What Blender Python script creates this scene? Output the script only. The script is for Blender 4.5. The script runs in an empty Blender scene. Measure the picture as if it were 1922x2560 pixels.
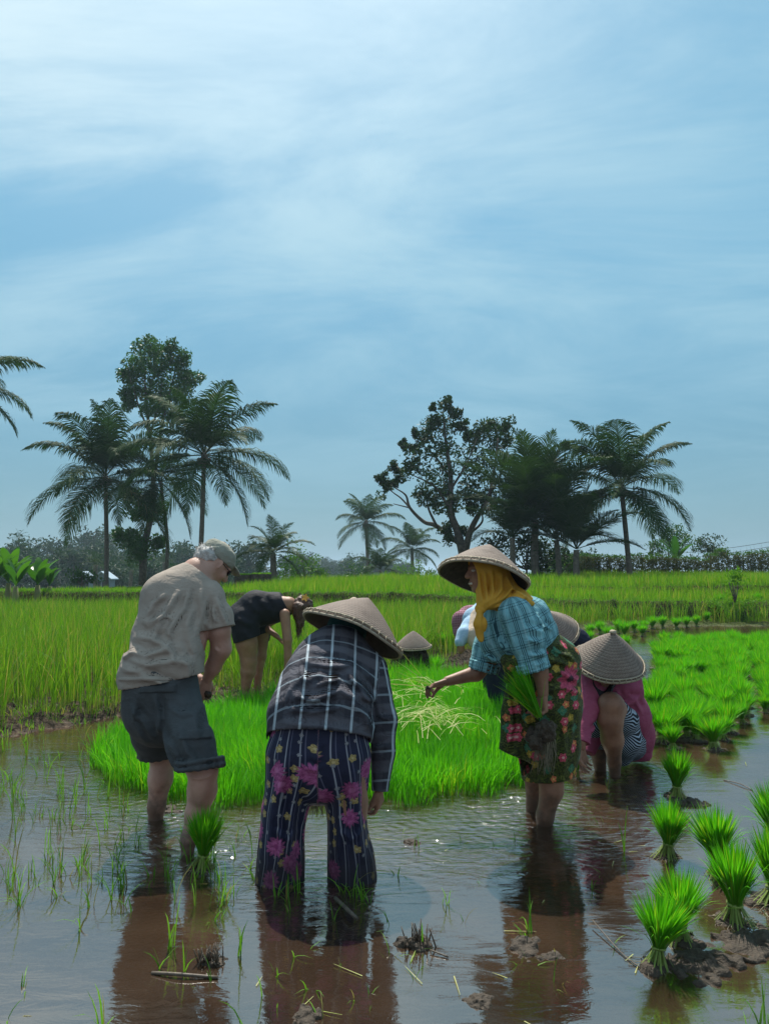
import bpy, math, random
import numpy as np
from math import radians, sin, cos, pi, sqrt, atan
from mathutils import Vector
random.seed(7); RG = np.random.default_rng(11)
SC = bpy.context.scene; COL = SC.collection

# ------------------------------------------------------------------ camera, sky, sun, exposure
F = 1934.0; H = 1.4; TH = atan(150 / F)          # focal length in photo pixels, eye height, upward pitch
cam = bpy.data.cameras.new('camera'); camo = bpy.data.objects.new('camera', cam); COL.objects.link(camo)
cam.sensor_fit = 'VERTICAL'; cam.sensor_height = 36; cam.angle = 2 * atan(1280 / F)
cam.clip_start = .05; cam.clip_end = 6000
camo.location = (0, 0, H); camo.rotation_euler = (pi / 2 + TH, 0, 0); SC.camera = camo
SUN_EL, SUN_AZ = radians(58), radians(-10)        # azimuth from +Y towards +X
SUND = Vector((sin(SUN_AZ) * cos(SUN_EL), cos(SUN_AZ) * cos(SUN_EL), sin(SUN_EL)))
sl = bpy.data.lights.new('sun', 'SUN'); sl.energy = 5.0; sl.angle = radians(.6); sl.color = (1, .95, .86)
so = bpy.data.objects.new('sun', sl); COL.objects.link(so); so.location = (-20, 30, 60)
so.rotation_euler = (-SUND).to_track_quat('-Z', 'Y').to_euler()
SC.view_settings.view_transform = 'Standard'; SC.view_settings.look = 'None'
SC.view_settings.exposure = 0.38; SC.view_settings.gamma = 1
SC.cycles.use_denoising = True
SC.cycles.max_bounces = 7; SC.cycles.diffuse_bounces = 3; SC.cycles.glossy_bounces = 3
SC.cycles.transmission_bounces = 4; SC.cycles.transparent_max_bounces = 10; SC.cycles.volume_bounces = 0
SC.cycles.caustics_reflective = False; SC.cycles.caustics_refractive = False
SC.cycles.sample_clamp_indirect = 4

class NB:                                          # small node builder
    def __init__(s, nt): s.nt = nt; nt.nodes.clear()
    def n(s, typ, ins=None, out=0, **pr):
        nd = s.nt.nodes.new(typ)
        for k, v in pr.items(): setattr(nd, k, v)
        for k, v in (ins or {}).items():
            so_ = nd.inputs[k]
            if isinstance(v, bpy.types.NodeSocket): s.nt.links.new(v, so_)
            else: so_.default_value = v
        return nd.outputs[out] if out is not None else nd
    def m(s, op, a, b=0.0, c=0.0, clamp=False):
        return s.n('ShaderNodeMath', {0: a, 1: b, 2: c}, operation=op, use_clamp=clamp)
    def mix(s, f, a, b, bt='MIX'):
        a = s.col(a); b = s.col(b)
        nd = s.nt.nodes.new('ShaderNodeMix'); nd.data_type = 'RGBA'; nd.blend_type = bt
        for i, v in ((0, f), (6, a), (7, b)):
            if isinstance(v, bpy.types.NodeSocket): s.nt.links.new(v, nd.inputs[i])
            else: nd.inputs[i].default_value = v
        return nd.outputs[2]
    def col(s, c): return (c[0], c[1], c[2], 1) if isinstance(c, (tuple, list)) else c
    def noise(s, vec, scale, det=4, rough=.55, dist=0, out=0, dim='3D'):
        return s.n('ShaderNodeTexNoise', {'Vector': vec, 'Scale': scale, 'Detail': det, 'Roughness': rough, 'Distortion': dist}, out, noise_dimensions=dim)
    def mr(s, v, a, b, c=0.0, d=1.0, sm=False):
        return s.n('ShaderNodeMapRange', {0: v, 1: a, 2: b, 3: c, 4: d}, interpolation_type='SMOOTHSTEP' if sm else 'LINEAR')
    def obj(s): return s.n('ShaderNodeTexCoord', out=3)
    def xyz(s, v):
        nd = s.n('ShaderNodeSeparateXYZ', {0: v}, None); return nd.outputs
    def vec(s, x, y, z=0.0): return s.n('ShaderNodeCombineXYZ', {0: x, 1: y, 2: z})
    def attr(s, nm, out=2): return s.n('ShaderNodeAttribute', out=out, attribute_name=nm)   # 0 col 1 vec 2 fac
    def scl(s, v, t): return s.n('ShaderNodeVectorMath', {0: v, 1: t}, operation='MULTIPLY')
    def bump(s, h, st=.3, d=.02, nrm=None):
        i = {'Strength': st, 'Distance': d, 'Height': h}
        if nrm is not None: i['Normal'] = nrm
        return s.n('ShaderNodeBump', i)
    def out(s, sh): s.n('ShaderNodeOutputMaterial', {0: sh}, None)

w = bpy.data.worlds.new('World'); SC.world = w; w.use_nodes = True
b = NB(w.node_tree)
sky = b.n('ShaderNodeTexSky', sky_type='NISHITA', sun_disc=False, sun_elevation=SUN_EL, sun_rotation=SUN_AZ, altitude=300, air_density=1.3, dust_density=1.6, ozone_density=2.2)
gd = b.n('ShaderNodeTexCoord', out=0); gx = b.xyz(gd)
zz = b.m('MAXIMUM', gx[2], 0.0)
inv = b.m('DIVIDE', 1.0, b.m('ADD', zz, .22))
cp = b.vec(b.m('MULTIPLY', gx[0], inv), b.m('MULTIPLY', gx[1], inv), 0.0)
rot = b.n('ShaderNodeMapping', {'Vector': cp, 'Rotation': (0, 0, radians(52)), 'Scale': (.75, 1.35, 1)})
n1 = b.noise(rot, 1.5, 9, .64, .55)
n2 = b.noise(b.scl(cp, (.6, .6, 1)), 1.0, 3, .5)
cm = b.mr(b.m('ADD', b.m('MULTIPLY', n1, .55), b.m('MULTIPLY', n2, .45)), .40, .62, 0, 1, True)
low = b.mr(zz, .02, .42, .12, 1.0, True)
gl2 = b.n('ShaderNodeVectorMath', {0: gd, 1: tuple(Vector((-.42, .70, .58)).normalized())}, 1, operation='DOT_PRODUCT')
sv = b.n('ShaderNodeVectorMath', {0: gd, 1: tuple(SUND)}, 1, operation='DOT_PRODUCT')
bright = b.m('POWER', b.m('MAXIMUM', gl2, 0.0), 40.0)      # a brighter veil of cloud at the upper left
glow = b.m('POWER', b.m('MAXIMUM', sv, 0.0), 14.0)
base = b.mix(1.0, b.mix(1.0, sky, (.088, .088, .088), 'MULTIPLY'), (1.0, 1.04, .98), 'MULTIPLY')
haze_c = b.mix(b.mr(zz, 0, .45, 0, 1, True), (.088, .243, .345), (.124, .358, .53))
skyc = b.mix(.8, base, haze_c)
cloud = b.mix(glow, (.335, .525, .615), (.95, 1.08, 1.14))
skyc = b.mix(b.m('MULTIPLY', b.m('MULTIPLY', cm, low), .78), skyc, cloud)
skyc = b.mix(b.m('MULTIPLY', glow, .55), skyc, (1.1, 1.2, 1.25))
skyc = b.mix(b.m('MULTIPLY', b.m('MULTIPLY', bright, cm), .9), skyc, (.60, .74, .80))
behind = b.mr(gx[1], .1, -.7, 0, 1, True)           # added brighter sky, unseen behind the camera, to fill the figures' shaded sides
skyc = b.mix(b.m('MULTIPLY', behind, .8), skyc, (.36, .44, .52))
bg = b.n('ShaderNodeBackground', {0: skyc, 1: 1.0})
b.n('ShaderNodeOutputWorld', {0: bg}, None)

# ------------------------------------------------------------------ from the photo to places in the field
def ray(px, py):
    xc = (px - 961) / F; yc = (1280 - py) / F
    return np.array([xc, cos(TH) - yc * sin(TH), sin(TH) + yc * cos(TH)])
def P(px, py, d):
    r = ray(px, py); t = d / r[1]; return np.array([0, 0, H]) + r * t
def G(px, py, z=0.0):
    r = ray(px, py); t = (z - H) / r[2]; return np.array([0, 0, H]) + r * t
def unit(v): v = np.asarray(v, float); return v / (np.linalg.norm(v) + 1e-12)

# ------------------------------------------------------------------ mesh and object helpers
def mk(name, v, f, mat, parent=None, smooth=True, attrs=None, loc=None):
    """link ONE mesh object; v in world coordinates, stored relative to its parent's base (or to loc)"""
    v = np.asarray(v, np.float32).reshape(-1, 3)
    if parent is not None: v = v - np.array(parent_world(parent), np.float32)
    elif loc is not None: v = v - np.array(loc, np.float32)
    fl = f if isinstance(f, list) else [f]
    fl = [np.asarray(a, np.int32) for a in fl if len(a)]
    me = bpy.data.meshes.new(name)
    nl = sum(a.size for a in fl); npol = sum(len(a) for a in fl)
    me.vertices.add(len(v)); me.vertices.foreach_set('co', v.ravel())
    me.loops.add(nl); me.loops.foreach_set('vertex_index', np.concatenate([a.ravel() for a in fl]))
    tot = np.concatenate([np.full(len(a), a.shape[1], np.int32) for a in fl])
    st = np.zeros(npol, np.int32); st[1:] = np.cumsum(tot)[:-1]
    me.polygons.add(npol); me.polygons.foreach_set('loop_start', st); me.polygons.foreach_set('loop_total', tot)
    me.polygons.foreach_set('use_smooth', np.full(npol, smooth, bool))
    for k, a in (attrs or {}).items():
        a = np.asarray(a, np.float32)
        if a.ndim == 1: me.attributes.new(k, 'FLOAT', 'POINT').data.foreach_set('value', a)
        else: me.attributes.new(k, 'FLOAT_VECTOR', 'POINT').data.foreach_set('vector', a.ravel())
    me.update(calc_edges=True); me.validate()
    if mat: me.materials.append(mat)
    o = bpy.data.objects.new(name, me); COL.objects.link(o)
    if parent is not None: o.parent = parent
    elif loc is not None: o.location = loc
    return o
def parent_world(p):
    l = np.zeros(3)
    while p is not None: l = l + np.array(p.location); p = p.parent
    return l
def tag(o, label=None, cat=None, group=None, kind=None):
    if label: o['label'] = label
    if cat: o['category'] = cat
    if group: o['group'] = group
    if kind: o['kind'] = kind
    return o
def thing(name, label, cat, loc, group=None):
    o = bpy.data.objects.new(name, None); COL.objects.link(o); o.location = loc; o.empty_display_size = .1
    return tag(o, label, cat, group)
def dup(root, loc, rz=0.0, sc=1.0, label=None, group=None):
    r = root.copy(); COL.objects.link(r); r.location = loc; r.rotation_euler = (0, 0, rz); r.scale = (sc, sc, sc)
    if label: r['label'] = label
    if group: r['group'] = group
    for ch in list(root.children):
        c = ch.copy(); COL.objects.link(c); c.parent = r
        for g in list(ch.children):
            d = g.copy(); COL.objects.link(d); d.parent = c
    return r
def join(parts):
    vs, fs, n = [], [], 0
    for v, f in parts:
        vs.append(np.asarray(v, float).reshape(-1, 3))
        for a in (f if isinstance(f, list) else [f]): fs.append(np.asarray(a, int) + n)
        n += len(vs[-1])
    return np.concatenate(vs), fs
def tube(pts, rad, n=8, cap=True):
    pts = np.asarray(pts, float); m = len(pts); rad = np.broadcast_to(np.asarray(rad, float), (m,))
    tg = np.gradient(pts, axis=0); tg /= np.linalg.norm(tg, axis=1)[:, None] + 1e-9
    up = np.array([0, 0, 1.]) if abs(tg[0][2]) < .9 else np.array([1., 0, 0])
    a = np.linspace(0, 2 * pi, n, endpoint=False); V = np.zeros((m, n, 3))
    for i in range(m):
        s = unit(np.cross(tg[i], up)); u = np.cross(s, tg[i]); up = u
        V[i] = pts[i] + rad[i] * (np.cos(a)[:, None] * s + np.sin(a)[:, None] * u)
    i, j = np.meshgrid(np.arange(m - 1), np.arange(n), indexing='ij'); j2 = (j + 1) % n
    q = np.stack([i * n + j, i * n + j2, (i + 1) * n + j2, (i + 1) * n + j], -1).reshape(-1, 4)
    fs = [q]
    if cap: fs += [np.arange(n)[None, ::-1], (np.arange(n) + (m - 1) * n)[None]]
    return V.reshape(-1, 3), fs
def spline(pts, n=5):
    p = np.asarray(pts, float); out = []
    q = np.vstack([2 * p[0] - p[1], p, 2 * p[-1] - p[-2]])
    for i in range(1, len(q) - 2):
        for t in np.linspace(0, 1, n, endpoint=False):
            a, b_, c, d = q[i - 1], q[i], q[i + 1], q[i + 2]
            out.append(.5 * (2 * b_ + (c - a) * t + (2 * a - 5 * b_ + 4 * c - d) * t * t + (3 * b_ - a - 3 * c + d) * t ** 3))
    out.append(p[-1]); return np.array(out)

def _h(ix, iy, iz, s):
    n = (ix * 374761393 + iy * 668265263 + iz * 2147483647 + s * 1274126177) & 0xffffffff
    n = ((n ^ (n >> 13)) * 1274126177) & 0xffffffff
    return ((n ^ (n >> 16)) & 0xffff) / 65535.0
def vnoise(p, sc=1.0, seed=0, oct=1):
    """value noise in -1..1"""
    p = np.asarray(p, float) * sc; tot = 0; amp = 1; nrm = 0
    for o in range(oct):
        i = np.floor(p).astype(np.int64); f = p - i; f = f * f * (3 - 2 * f); r = 0
        for dx in (0, 1):
            for dy in (0, 1):
                for dz in (0, 1):
                    wt = (f[:, 0] if dx else 1 - f[:, 0]) * (f[:, 1] if dy else 1 - f[:, 1]) * (f[:, 2] if dz else 1 - f[:, 2])
                    r = r + wt * _h(i[:, 0] + dx, i[:, 1] + dy, i[:, 2] + dz, seed + o)
        tot = tot + amp * (r * 2 - 1); nrm += amp; amp *= .5; p = p * 2.03
    return tot / nrm

# ------------------------------------------------------------------ soft solids: bodies and clothes as one surface each
class Sd:
    def __init__(s, k=.03): s.k = k; s.ops = []; s.cuts = []; s.folds = []; s.nz = []; s.sh = None; s.lo = np.full(3, 1e9); s.hi = np.full(3, -1e9); s.minus = []; s.after = []
    def _bb(s, c, r): s.lo = np.minimum(s.lo, np.asarray(c) - r); s.hi = np.maximum(s.hi, np.asarray(c) + r)
    def cap(s, a, b_, ra, rb=None, k=None, flat=None):
        a = np.asarray(a, float); b_ = np.asarray(b_, float); rb = ra if rb is None else rb
        s._bb(a, ra * 1.3 + .02); s._bb(b_, rb * 1.3 + .02); ba = b_ - a; L2 = ba @ ba + 1e-12
        def fn(p):
            q = p - a; t = np.clip(q @ ba / L2, 0, 1); dl = q - t[:, None] * ba; l2 = (dl * dl).sum(1); r = ra + (rb - ra) * t
            if flat is None: return np.sqrt(l2) - r
            c = dl @ flat[0]; fx = flat[1]
            return (np.sqrt(np.maximum(l2 - c * c + (c / fx) ** 2, 0)) - r) * min(1, .5 + .5 * fx)
        s.ops.append((fn, s.k if k is None else k)); return s
    def ch(s, pts, k=None, flat=None, ax=(0, 1, 0)):
        """chain of (photo x, photo y, depth, radius in photo pixels)"""
        fl = None if flat is None else (unit(ax), flat)
        q = [(P(x, y, d), r * d / F) for x, y, d, r in pts]
        if len(q) == 1: q.append(q[0])
        for (a, ra), (b2, rb) in zip(q[:-1], q[1:]): s.cap(a, b2, ra, rb, k, fl)
        return s
    def ell(s, c, rad, axes=None, k=None):
        c = np.asarray(c, float); rad = np.asarray(rad, float); A = np.eye(3) if axes is None else np.array([unit(x) for x in axes]); s._bb(c, rad.max() + .02)
        def fn(p):
            q = (p - c) @ A.T; k0 = np.sqrt(((q / rad) ** 2).sum(1)); k1 = np.sqrt(((q / rad ** 2) ** 2).sum(1)) + 1e-9
            return k0 * (k0 - 1) / k1
        s.ops.append((fn, s.k if k is None else k)); return s
    def cut(s, p, n, rad=None):
        """take away what lies beyond p along n (only within rad of p when given)"""
        s.cuts.append((np.asarray(p, float), unit(n), rad)); return s
    def sub(s, other): s.minus.append(other); return s
    def fold(s, pts, d, wpx, amp):
        q = np.array([P(x, y, d)[[0, 2]] for x, y in pts]); s.folds.append((q, wpx * d / F, amp)); return s
    def noise(s, amp, scale, vec=(1, 1, 1), seed=0, oct=2): s.nz.append((amp, scale, np.array(vec, float), seed, oct)); return s
    def shell(s, th): s.sh = th; return s
    def ev(s, p):
        d = None
        for fn, k in s.ops:
            e = fn(p)
            if d is None: d = e
            elif k <= 0: d = np.minimum(d, e)
            else:
                h = np.clip(.5 + .5 * (e - d) / k, 0, 1); d = e * (1 - h) + d * h - k * h * (1 - h)
        for q, wd, amp in s.folds:
            x = p[:, [0, 2]]; best = np.full(len(p), 9e9); sd = np.zeros(len(p)); tt = np.zeros(len(p)); n = len(q) - 1
            for i in range(n):
                ba = q[i + 1] - q[i]; v = x - q[i]; t = np.clip(v @ ba / (ba @ ba + 1e-9), 0, 1); dl = v - t[:, None] * ba; l = np.sqrt((dl * dl).sum(1))
                sg = np.sign(ba[0] * v[:, 1] - ba[1] * v[:, 0]); u = l < best
                best = np.where(u, l, best); sd = np.where(u, l * sg, sd); tt = np.where(u, (i + t) / n, tt)
            en = np.clip(tt * (1 - tt) * 6, 0, 1) * (best < 4 * wd)
            d = d - 1.75 * amp * en * (np.exp(-(sd / wd) ** 2) - .6 * np.exp(-((sd - 1.6 * wd) / wd) ** 2))
        for amp, sc_, vv, sd_, oc in s.nz: d = d - amp * vnoise(p * vv, sc_, sd_, oc)
        for fn in s.after: d = fn(p, d)
        if s.sh: d = np.maximum(d, -(d + s.sh))
        for c, n, r in s.cuts:
            e = (p - c) @ n
            if r is not None: e = np.where(((p - c) ** 2).sum(1) < r * r, e, -9)
            d = np.maximum(d, e)
        for o in s.minus: d = np.maximum(d, -o.ev(p))
        return d
    def mesh(s, h=.006):
        lo = s.lo - 2 * h; n = np.ceil((s.hi + 2 * h - lo) / h).astype(int); B = 6
        n = ((n + B - 1) // B) * B + 1; nb = (n - 1) // B
        bi = np.stack(np.meshgrid(*[np.arange(x) for x in nb], indexing='ij'), -1).reshape(-1, 3)
        bc = lo + (bi + .5) * B * h; bd = s.ev(bc)
        V = np.empty(n, np.float32); sg = np.where(bd < 0, -1., 1.).reshape(nb)
        big = np.repeat(np.repeat(np.repeat(sg, B, 0), B, 1), B, 2)
        V[...] = 1.0; V[:-1, :-1, :-1] = big
        act = bi[np.abs(bd) < B * h * .87 * 1.35 + .012 + (s.sh or 0)]
        o = np.stack(np.meshgrid(*[np.arange(B + 1)] * 3, indexing='ij'), -1).reshape(-1, 3)
        for i in range(0, len(act), 1500):
            ix = (act[i:i + 1500, None, :] * B + o[None]).reshape(-1, 3)
            V[ix[:, 0], ix[:, 1], ix[:, 2]] = s.ev(lo + ix * h)
        return surfnets(V, lo, h)
def surfnets(V, lo, h):
    ins = V < 0; n = np.array(V.shape)
    cn = [(dx, dy, dz) for dx in (0, 1) for dy in (0, 1) for dz in (0, 1)]
    sl_ = lambda d, m: slice(d, m - 1 + d)
    cnt = sum(ins[sl_(a, n[0]), sl_(b_, n[1]), sl_(c, n[2])].astype(np.int8) for a, b_, c in cn)
    cells = np.argwhere((cnt > 0) & (cnt < 8))
    vals = np.stack([V[cells[:, 0] + a, cells[:, 1] + b_, cells[:, 2] + c] for a, b_, c in cn], 1).astype(float)
    acc = np.zeros((len(cells), 3)); num = np.zeros(len(cells)); C = np.array(cn, float)
    for i in range(8):
        for j in range(i + 1, 8):
            if abs(C[i] - C[j]).sum() != 1: continue
            a, b_ = vals[:, i], vals[:, j]; x = (a < 0) != (b_ < 0); t = np.where(x, a / np.where(x, a - b_, 1), 0)
            acc += np.where(x[:, None], C[i] + t[:, None] * (C[j] - C[i]), 0); num += x
    v = lo + (cells + acc / num[:, None]) * h
    idx = np.full(n - 1, -1, np.int32); idx[cells[:, 0], cells[:, 1], cells[:, 2]] = np.arange(len(cells))
    fs = []
    for ax in range(3):
        u, w_ = (ax + 1) % 3, (ax + 2) % 3
        s0 = [slice(None)] * 3; s1 = [slice(None)] * 3; s0[ax] = slice(0, -1); s1[ax] = slice(1, None)
        A, Bq = ins[tuple(s0)], ins[tuple(s1)]; e = np.argwhere(A != Bq)
        e = e[(e[:, u] > 0) & (e[:, w_] > 0) & (e[:, u] < n[u] - 1) & (e[:, w_] < n[w_] - 1)]
        if not len(e): continue
        pos = A[e[:, 0], e[:, 1], e[:, 2]]
        def g(du, dw): q = e.copy(); q[:, u] -= du; q[:, w_] -= dw; return idx[q[:, 0], q[:, 1], q[:, 2]]
        Q = np.stack([g(1, 1), g(0, 1), g(0, 0), g(1, 0)], 1); Q[~pos] = Q[~pos][:, ::-1]; fs.append(Q)
    f = np.concatenate(fs); return v, f[(f >= 0).all(1)]

# ------------------------------------------------------------------ materials
def new_mat(name):
    m = bpy.data.materials.new(name); m.use_nodes = True; return m, NB(m.node_tree)
def pbr(b, col, rough=.7, nrm=None, spec=.3, **kw):
    i = {'Base Color': b.col(col), 'Roughness': rough, 'Specular IOR Level': spec}
    if nrm is not None: i['Normal'] = nrm
    i.update(kw); return b.n('ShaderNodeBsdfPrincipled', i)
def leafmat(name, c1, c2, tr=.4, rough=.5, spec=.25, c3=None, tip=None):
    m, b = new_mat(name); r = b.attr('rnd'); c = b.mix(r, c1, c2)
    if c3: c = b.mix(b.mr(r, .86, .9), c, c3)
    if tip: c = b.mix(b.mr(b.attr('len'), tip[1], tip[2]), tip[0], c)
    s = pbr(b, c, rough, None, spec)
    t = b.n('ShaderNodeBsdfTranslucent', {0: b.mix(1.0, c, (1.25, 1.3, .8), 'MULTIPLY')})
    b.out(b.n('ShaderNodeMixShader', {0: tr, 1: s, 2: t})); return m
def plain(name, c1, c2, scale=6, rough=.75, bump=.3, bscale=30, spec=.25, dist=.01, det=5):
    m, b = new_mat(name); o = b.obj(); n = b.noise(o, scale, det)
    c = b.mix(b.mr(n, .3, .7), c1, c2)
    b.out(pbr(b, c, rough, b.bump(b.noise(o, bscale, 4), bump, dist), spec)); return m

M_RICE = leafmat('rice_leaf', (.062, .195, .010), (.18, .32, .018), .45, .55, .2, (.30, .26, .07), ((.17, .19, .05), .0, .25))
M_RICE2 = leafmat('far_rice_leaf', (.085, .245, .010), (.21, .365, .018), .45, .6, .15, (.30, .29, .06))
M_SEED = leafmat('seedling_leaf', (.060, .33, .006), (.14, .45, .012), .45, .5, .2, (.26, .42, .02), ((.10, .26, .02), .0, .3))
M_BUND = leafmat('bund_grass_leaf', (.07, .21, .008), (.15, .32, .014), .42, .6, .15)
M_SPROUT = leafmat('sprout_leaf', (.07, .20, .012), (.15, .34, .02), .4, .5, .25, (.22, .20, .06))
M_STRAW = leafmat('cut_straw', (.30, .38, .08), (.50, .47, .22), .3, .6, .2)
M_PALM = leafmat('palm_leaf', (.012, .038, .008), (.034, .082, .013), .2, .68, .12, (.12, .10, .035))
M_PALMY = leafmat('young_palm_leaf', (.016, .046, .008), (.040, .085, .013), .22, .55, .16)
M_LEAF = leafmat('dark_tree_leaf', (.013, .040, .008), (.038, .085, .014), .22, .5, .2)
M_LEAF2 = leafmat('green_tree_leaf', (.022, .075, .010), (.050, .14, .016), .28, .45, .35)
M_FAR = leafmat('far_tree_leaf', (.010, .034, .015), (.032, .080, .025), .22, .6, .2)
M_BANANA = leafmat('banana_leaf', (.03, .11, .012), (.08, .22, .016), .35, .4, .4)
M_HEDGE = leafmat('hedge_leaf', (.05, .09, .022), (.13, .11, .045), .3, .6, .2, (.06, .15, .02))
M_BUSH = leafmat('bush_leaf', (.045, .12, .015), (.09, .21, .02), .35, .5, .25)
M_BARK = plain('palm_bark', (.10, .085, .07), (.19, .165, .135), 9, .9, .6, 25)
M_BARK2 = plain('tree_bark', (.06, .05, .04), (.13, .11, .09), 7, .9, .6, 20)
M_ROOT = plain('muddy_roots', (.030, .022, .015), (.075, .055, .038), 60, .7, .8, 120, .3)
M_ROOTW = plain('pale_roots', (.14, .12, .08), (.26, .22, .15), 40, .7, .2, 60)
M_TIE = plain('split_bamboo_tie', (.16, .25, .05), (.25, .33, .08), 30, .6, .2, 80)
M_STICK = plain('wet_stick', (.05, .035, .025), (.13, .10, .07), 30, .5, .4, 80, .4)

m, b = new_mat('mud_and_soil'); M_MUD = m
o = b.obj(); g = b.xyz(o)
n = b.noise(o, 3.2, 7, .6); nf = b.noise(o, 22, 5, .6)
c = b.mix(b.mr(b.m('ADD', b.m('MULTIPLY', n, .6), b.m('MULTIPLY', nf, .4)), .42, .58), (.052, .029, .017), (.20, .122, .074))
vr = b.n('ShaderNodeTexVoronoi', {'Vector': b.n('ShaderNodeVectorMath', {0: o, 1: b.scl(b.noise(o, 6, 3, out=1), (.12, .12, .12))}, operation='ADD'), 'Scale': 13.0}, 0); c = b.mix(b.mr(vr, .34, .62, 0, .75), c, (.040, .022, .013))
pit = b.mr(b.noise(o, 9, 6, .65, .6), .36, .46); c = b.mix(pit, (.030, .017, .010), c)
dry = b.mr(b.m('ADD', g[2], b.m('MULTIPLY', b.m('SUBTRACT', n, .5), .06)), -.03, .03)
c = b.mix(dry, c, b.mix(b.mr(nf, .35, .65), (.028, .021, .015), (.085, .066, .047)))
far = b.mr(g[1], 13, 22)
c = b.mix(b.m('MULTIPLY', far, .8), c, b.mix(n, (.05, .085, .015), (.09, .12, .03)))
slope = b.xyz(b.n('ShaderNodeNewGeometry', out=1))[2]; c = b.mix(b.m('MULTIPLY', b.mr(slope, .93, .75), far), c, b.mix(nf, (.022, .022, .010), (.06, .06, .022)))
bp = b.bump(b.m('SUBTRACT', b.m('ADD', n, b.m('MULTIPLY', nf, .6)), b.m('MULTIPLY', vr, .5)), 1.0, .09)
b.out(pbr(b, c, b.mr(dry, 0, 1, .5, .95), bp, b.mr(dry, 0, 1, .35, .06)))

m, b = new_mat('paddy_water'); M_WATER = m
o = b.obj(); g = b.xyz(o)
spots = [(G(1360, 2030), 1.05, 1.0), (G(480, 2100), .8, .55), (G(395, 2030), .8, .6), (G(790, 2170), .75, .5), (G(1130, 2120), .7, .55), (G(1530, 1925), .8, .55), (G(1100, 2040), .8, .45), (G(250, 1960), 1.2, .35), (G(960, 2080), .6, .5)]
dist_mask = None; rings = None
for q, rad, st in spots:
    dx = b.m('SUBTRACT', g[0], float(q[0])); dy = b.m('SUBTRACT', g[1], float(q[1]))
    d = b.m('SQRT', b.m('ADD', b.m('MULTIPLY', dx, dx), b.m('MULTIPLY', dy, dy)))
    e = b.m('MULTIPLY', b.mr(d, rad, .05, 0, st, True), 1.0)
    rg = b.m('MULTIPLY', b.m('SINE', b.m('MULTIPLY', d, 95.0)), b.m('MULTIPLY', e, .35))
    dist_mask = e if dist_mask is None else b.m('MAXIMUM', dist_mask, e); rings = rg if rings is None else b.m('ADD', rings, rg)
wp = b.n('ShaderNodeMapping', {'Vector': o, 'Rotation': (0, 0, .25), 'Scale': (.55, 1.5, 1)})
rip = b.noise(wp, 10, 4, .55, 1.6); swl = b.noise(wp, 2.6, 2, .5, .4)
hh = b.m('ADD', b.m('MULTIPLY', rip, b.m('ADD', b.m('MULTIPLY', dist_mask, 1.5), .10)), b.m('ADD', b.m('MULTIPLY', swl, .45), b.m('MULTIPLY', rings, .26)))
bp = b.bump(hh, .42, .03)
fr = b.n('ShaderNodeFresnel', {'IOR': 3.3, 'Normal': bp})
tint = b.n('ShaderNodeBsdfTransparent', {0: (.80, .70, .58, 1)})
silt = b.n('ShaderNodeBsdfDiffuse', {0: b.mix(b.noise(o, 1.6, 4), (.19, .112, .066), (.27, .165, .100))})
under = b.n('ShaderNodeMixShader', {0: b.mr(b.noise(o, .9, 3), .35, .65, .07, .27), 1: tint, 2: silt})
gl = b.n('ShaderNodeBsdfGlossy', {0: (1, .97, .92, 1), 'Roughness': .03, 'Normal': bp})
b.out(b.n('ShaderNodeMixShader', {0: fr, 1: under, 2: gl}))

# ------------------------------------------------------------------ the ground, the water, the haze
def sst(x, a, c): t = np.clip((x - a) / (c - a), 0, 1); return t * t * (3 - 2 * t)
BANK = np.array([(-30, 6.4), (-3.3, 6.6), (-2.65, 7.35), (-2, 8.1), (-1.2, 8.8), (-.4, 9.8), (.3, 10.7), (1.2, 12), (2.2, 15), (3.5, 18.2), (6, 20.2), (40, 20.4)])
BUND = np.array([(-40, 28), (-12, 27), (-8, 26), (-3, 24.5), (0, 23.5), (3, 22.6), (5, 21.9), (12, 21.2), (40, 21)])
def bank(x): return np.interp(x, BANK[:, 0], BANK[:, 1])
def bund(x): return np.interp(x, BUND[:, 0], BUND[:, 1]) + .18 * np.sin(x * 1.3) + .1 * np.sin(x * 3.1)
BED = np.array([(-2.15, 5.8), (-1.75, 5.15), (-1.2, 4.78), (-.8, 4.73), (-.42, 4.9), (.0, 4.72), (.12, 4.72), (.3, 4.92), (.7, 5.0), (1.0, 5.2), (1.25, 5.5), (1.5, 7), (1.7, 10.1), (.2, 10.35), (-.5, 9.35), (-1.15, 8.42), (-1.7, 7.9), (-2.0, 7.1), (-2.25, 6.4)])
def inpoly(x, y, poly):
    r = np.zeros(len(x), bool); n = len(poly)
    for i in range(n):
        (x1, y1), (x2, y2) = poly[i], poly[(i + 1) % n]
        c = ((y1 > y) != (y2 > y)) & (x < (x2 - x1) * (y - y1) / ((y2 - y1) + 1e-12) + x1); r ^= c
    return r
BPOLY = np.array([(1.95, 6.9), (2.3, 6.1), (2.75, 6.25), (3.1, 6.9), (4.4, 8.6), (9.5, 12), (9.5, 15.5), (6.0, 16.5), (4.6, 13.5), (3.4, 9.6), (2.6, 8.2)])
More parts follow.
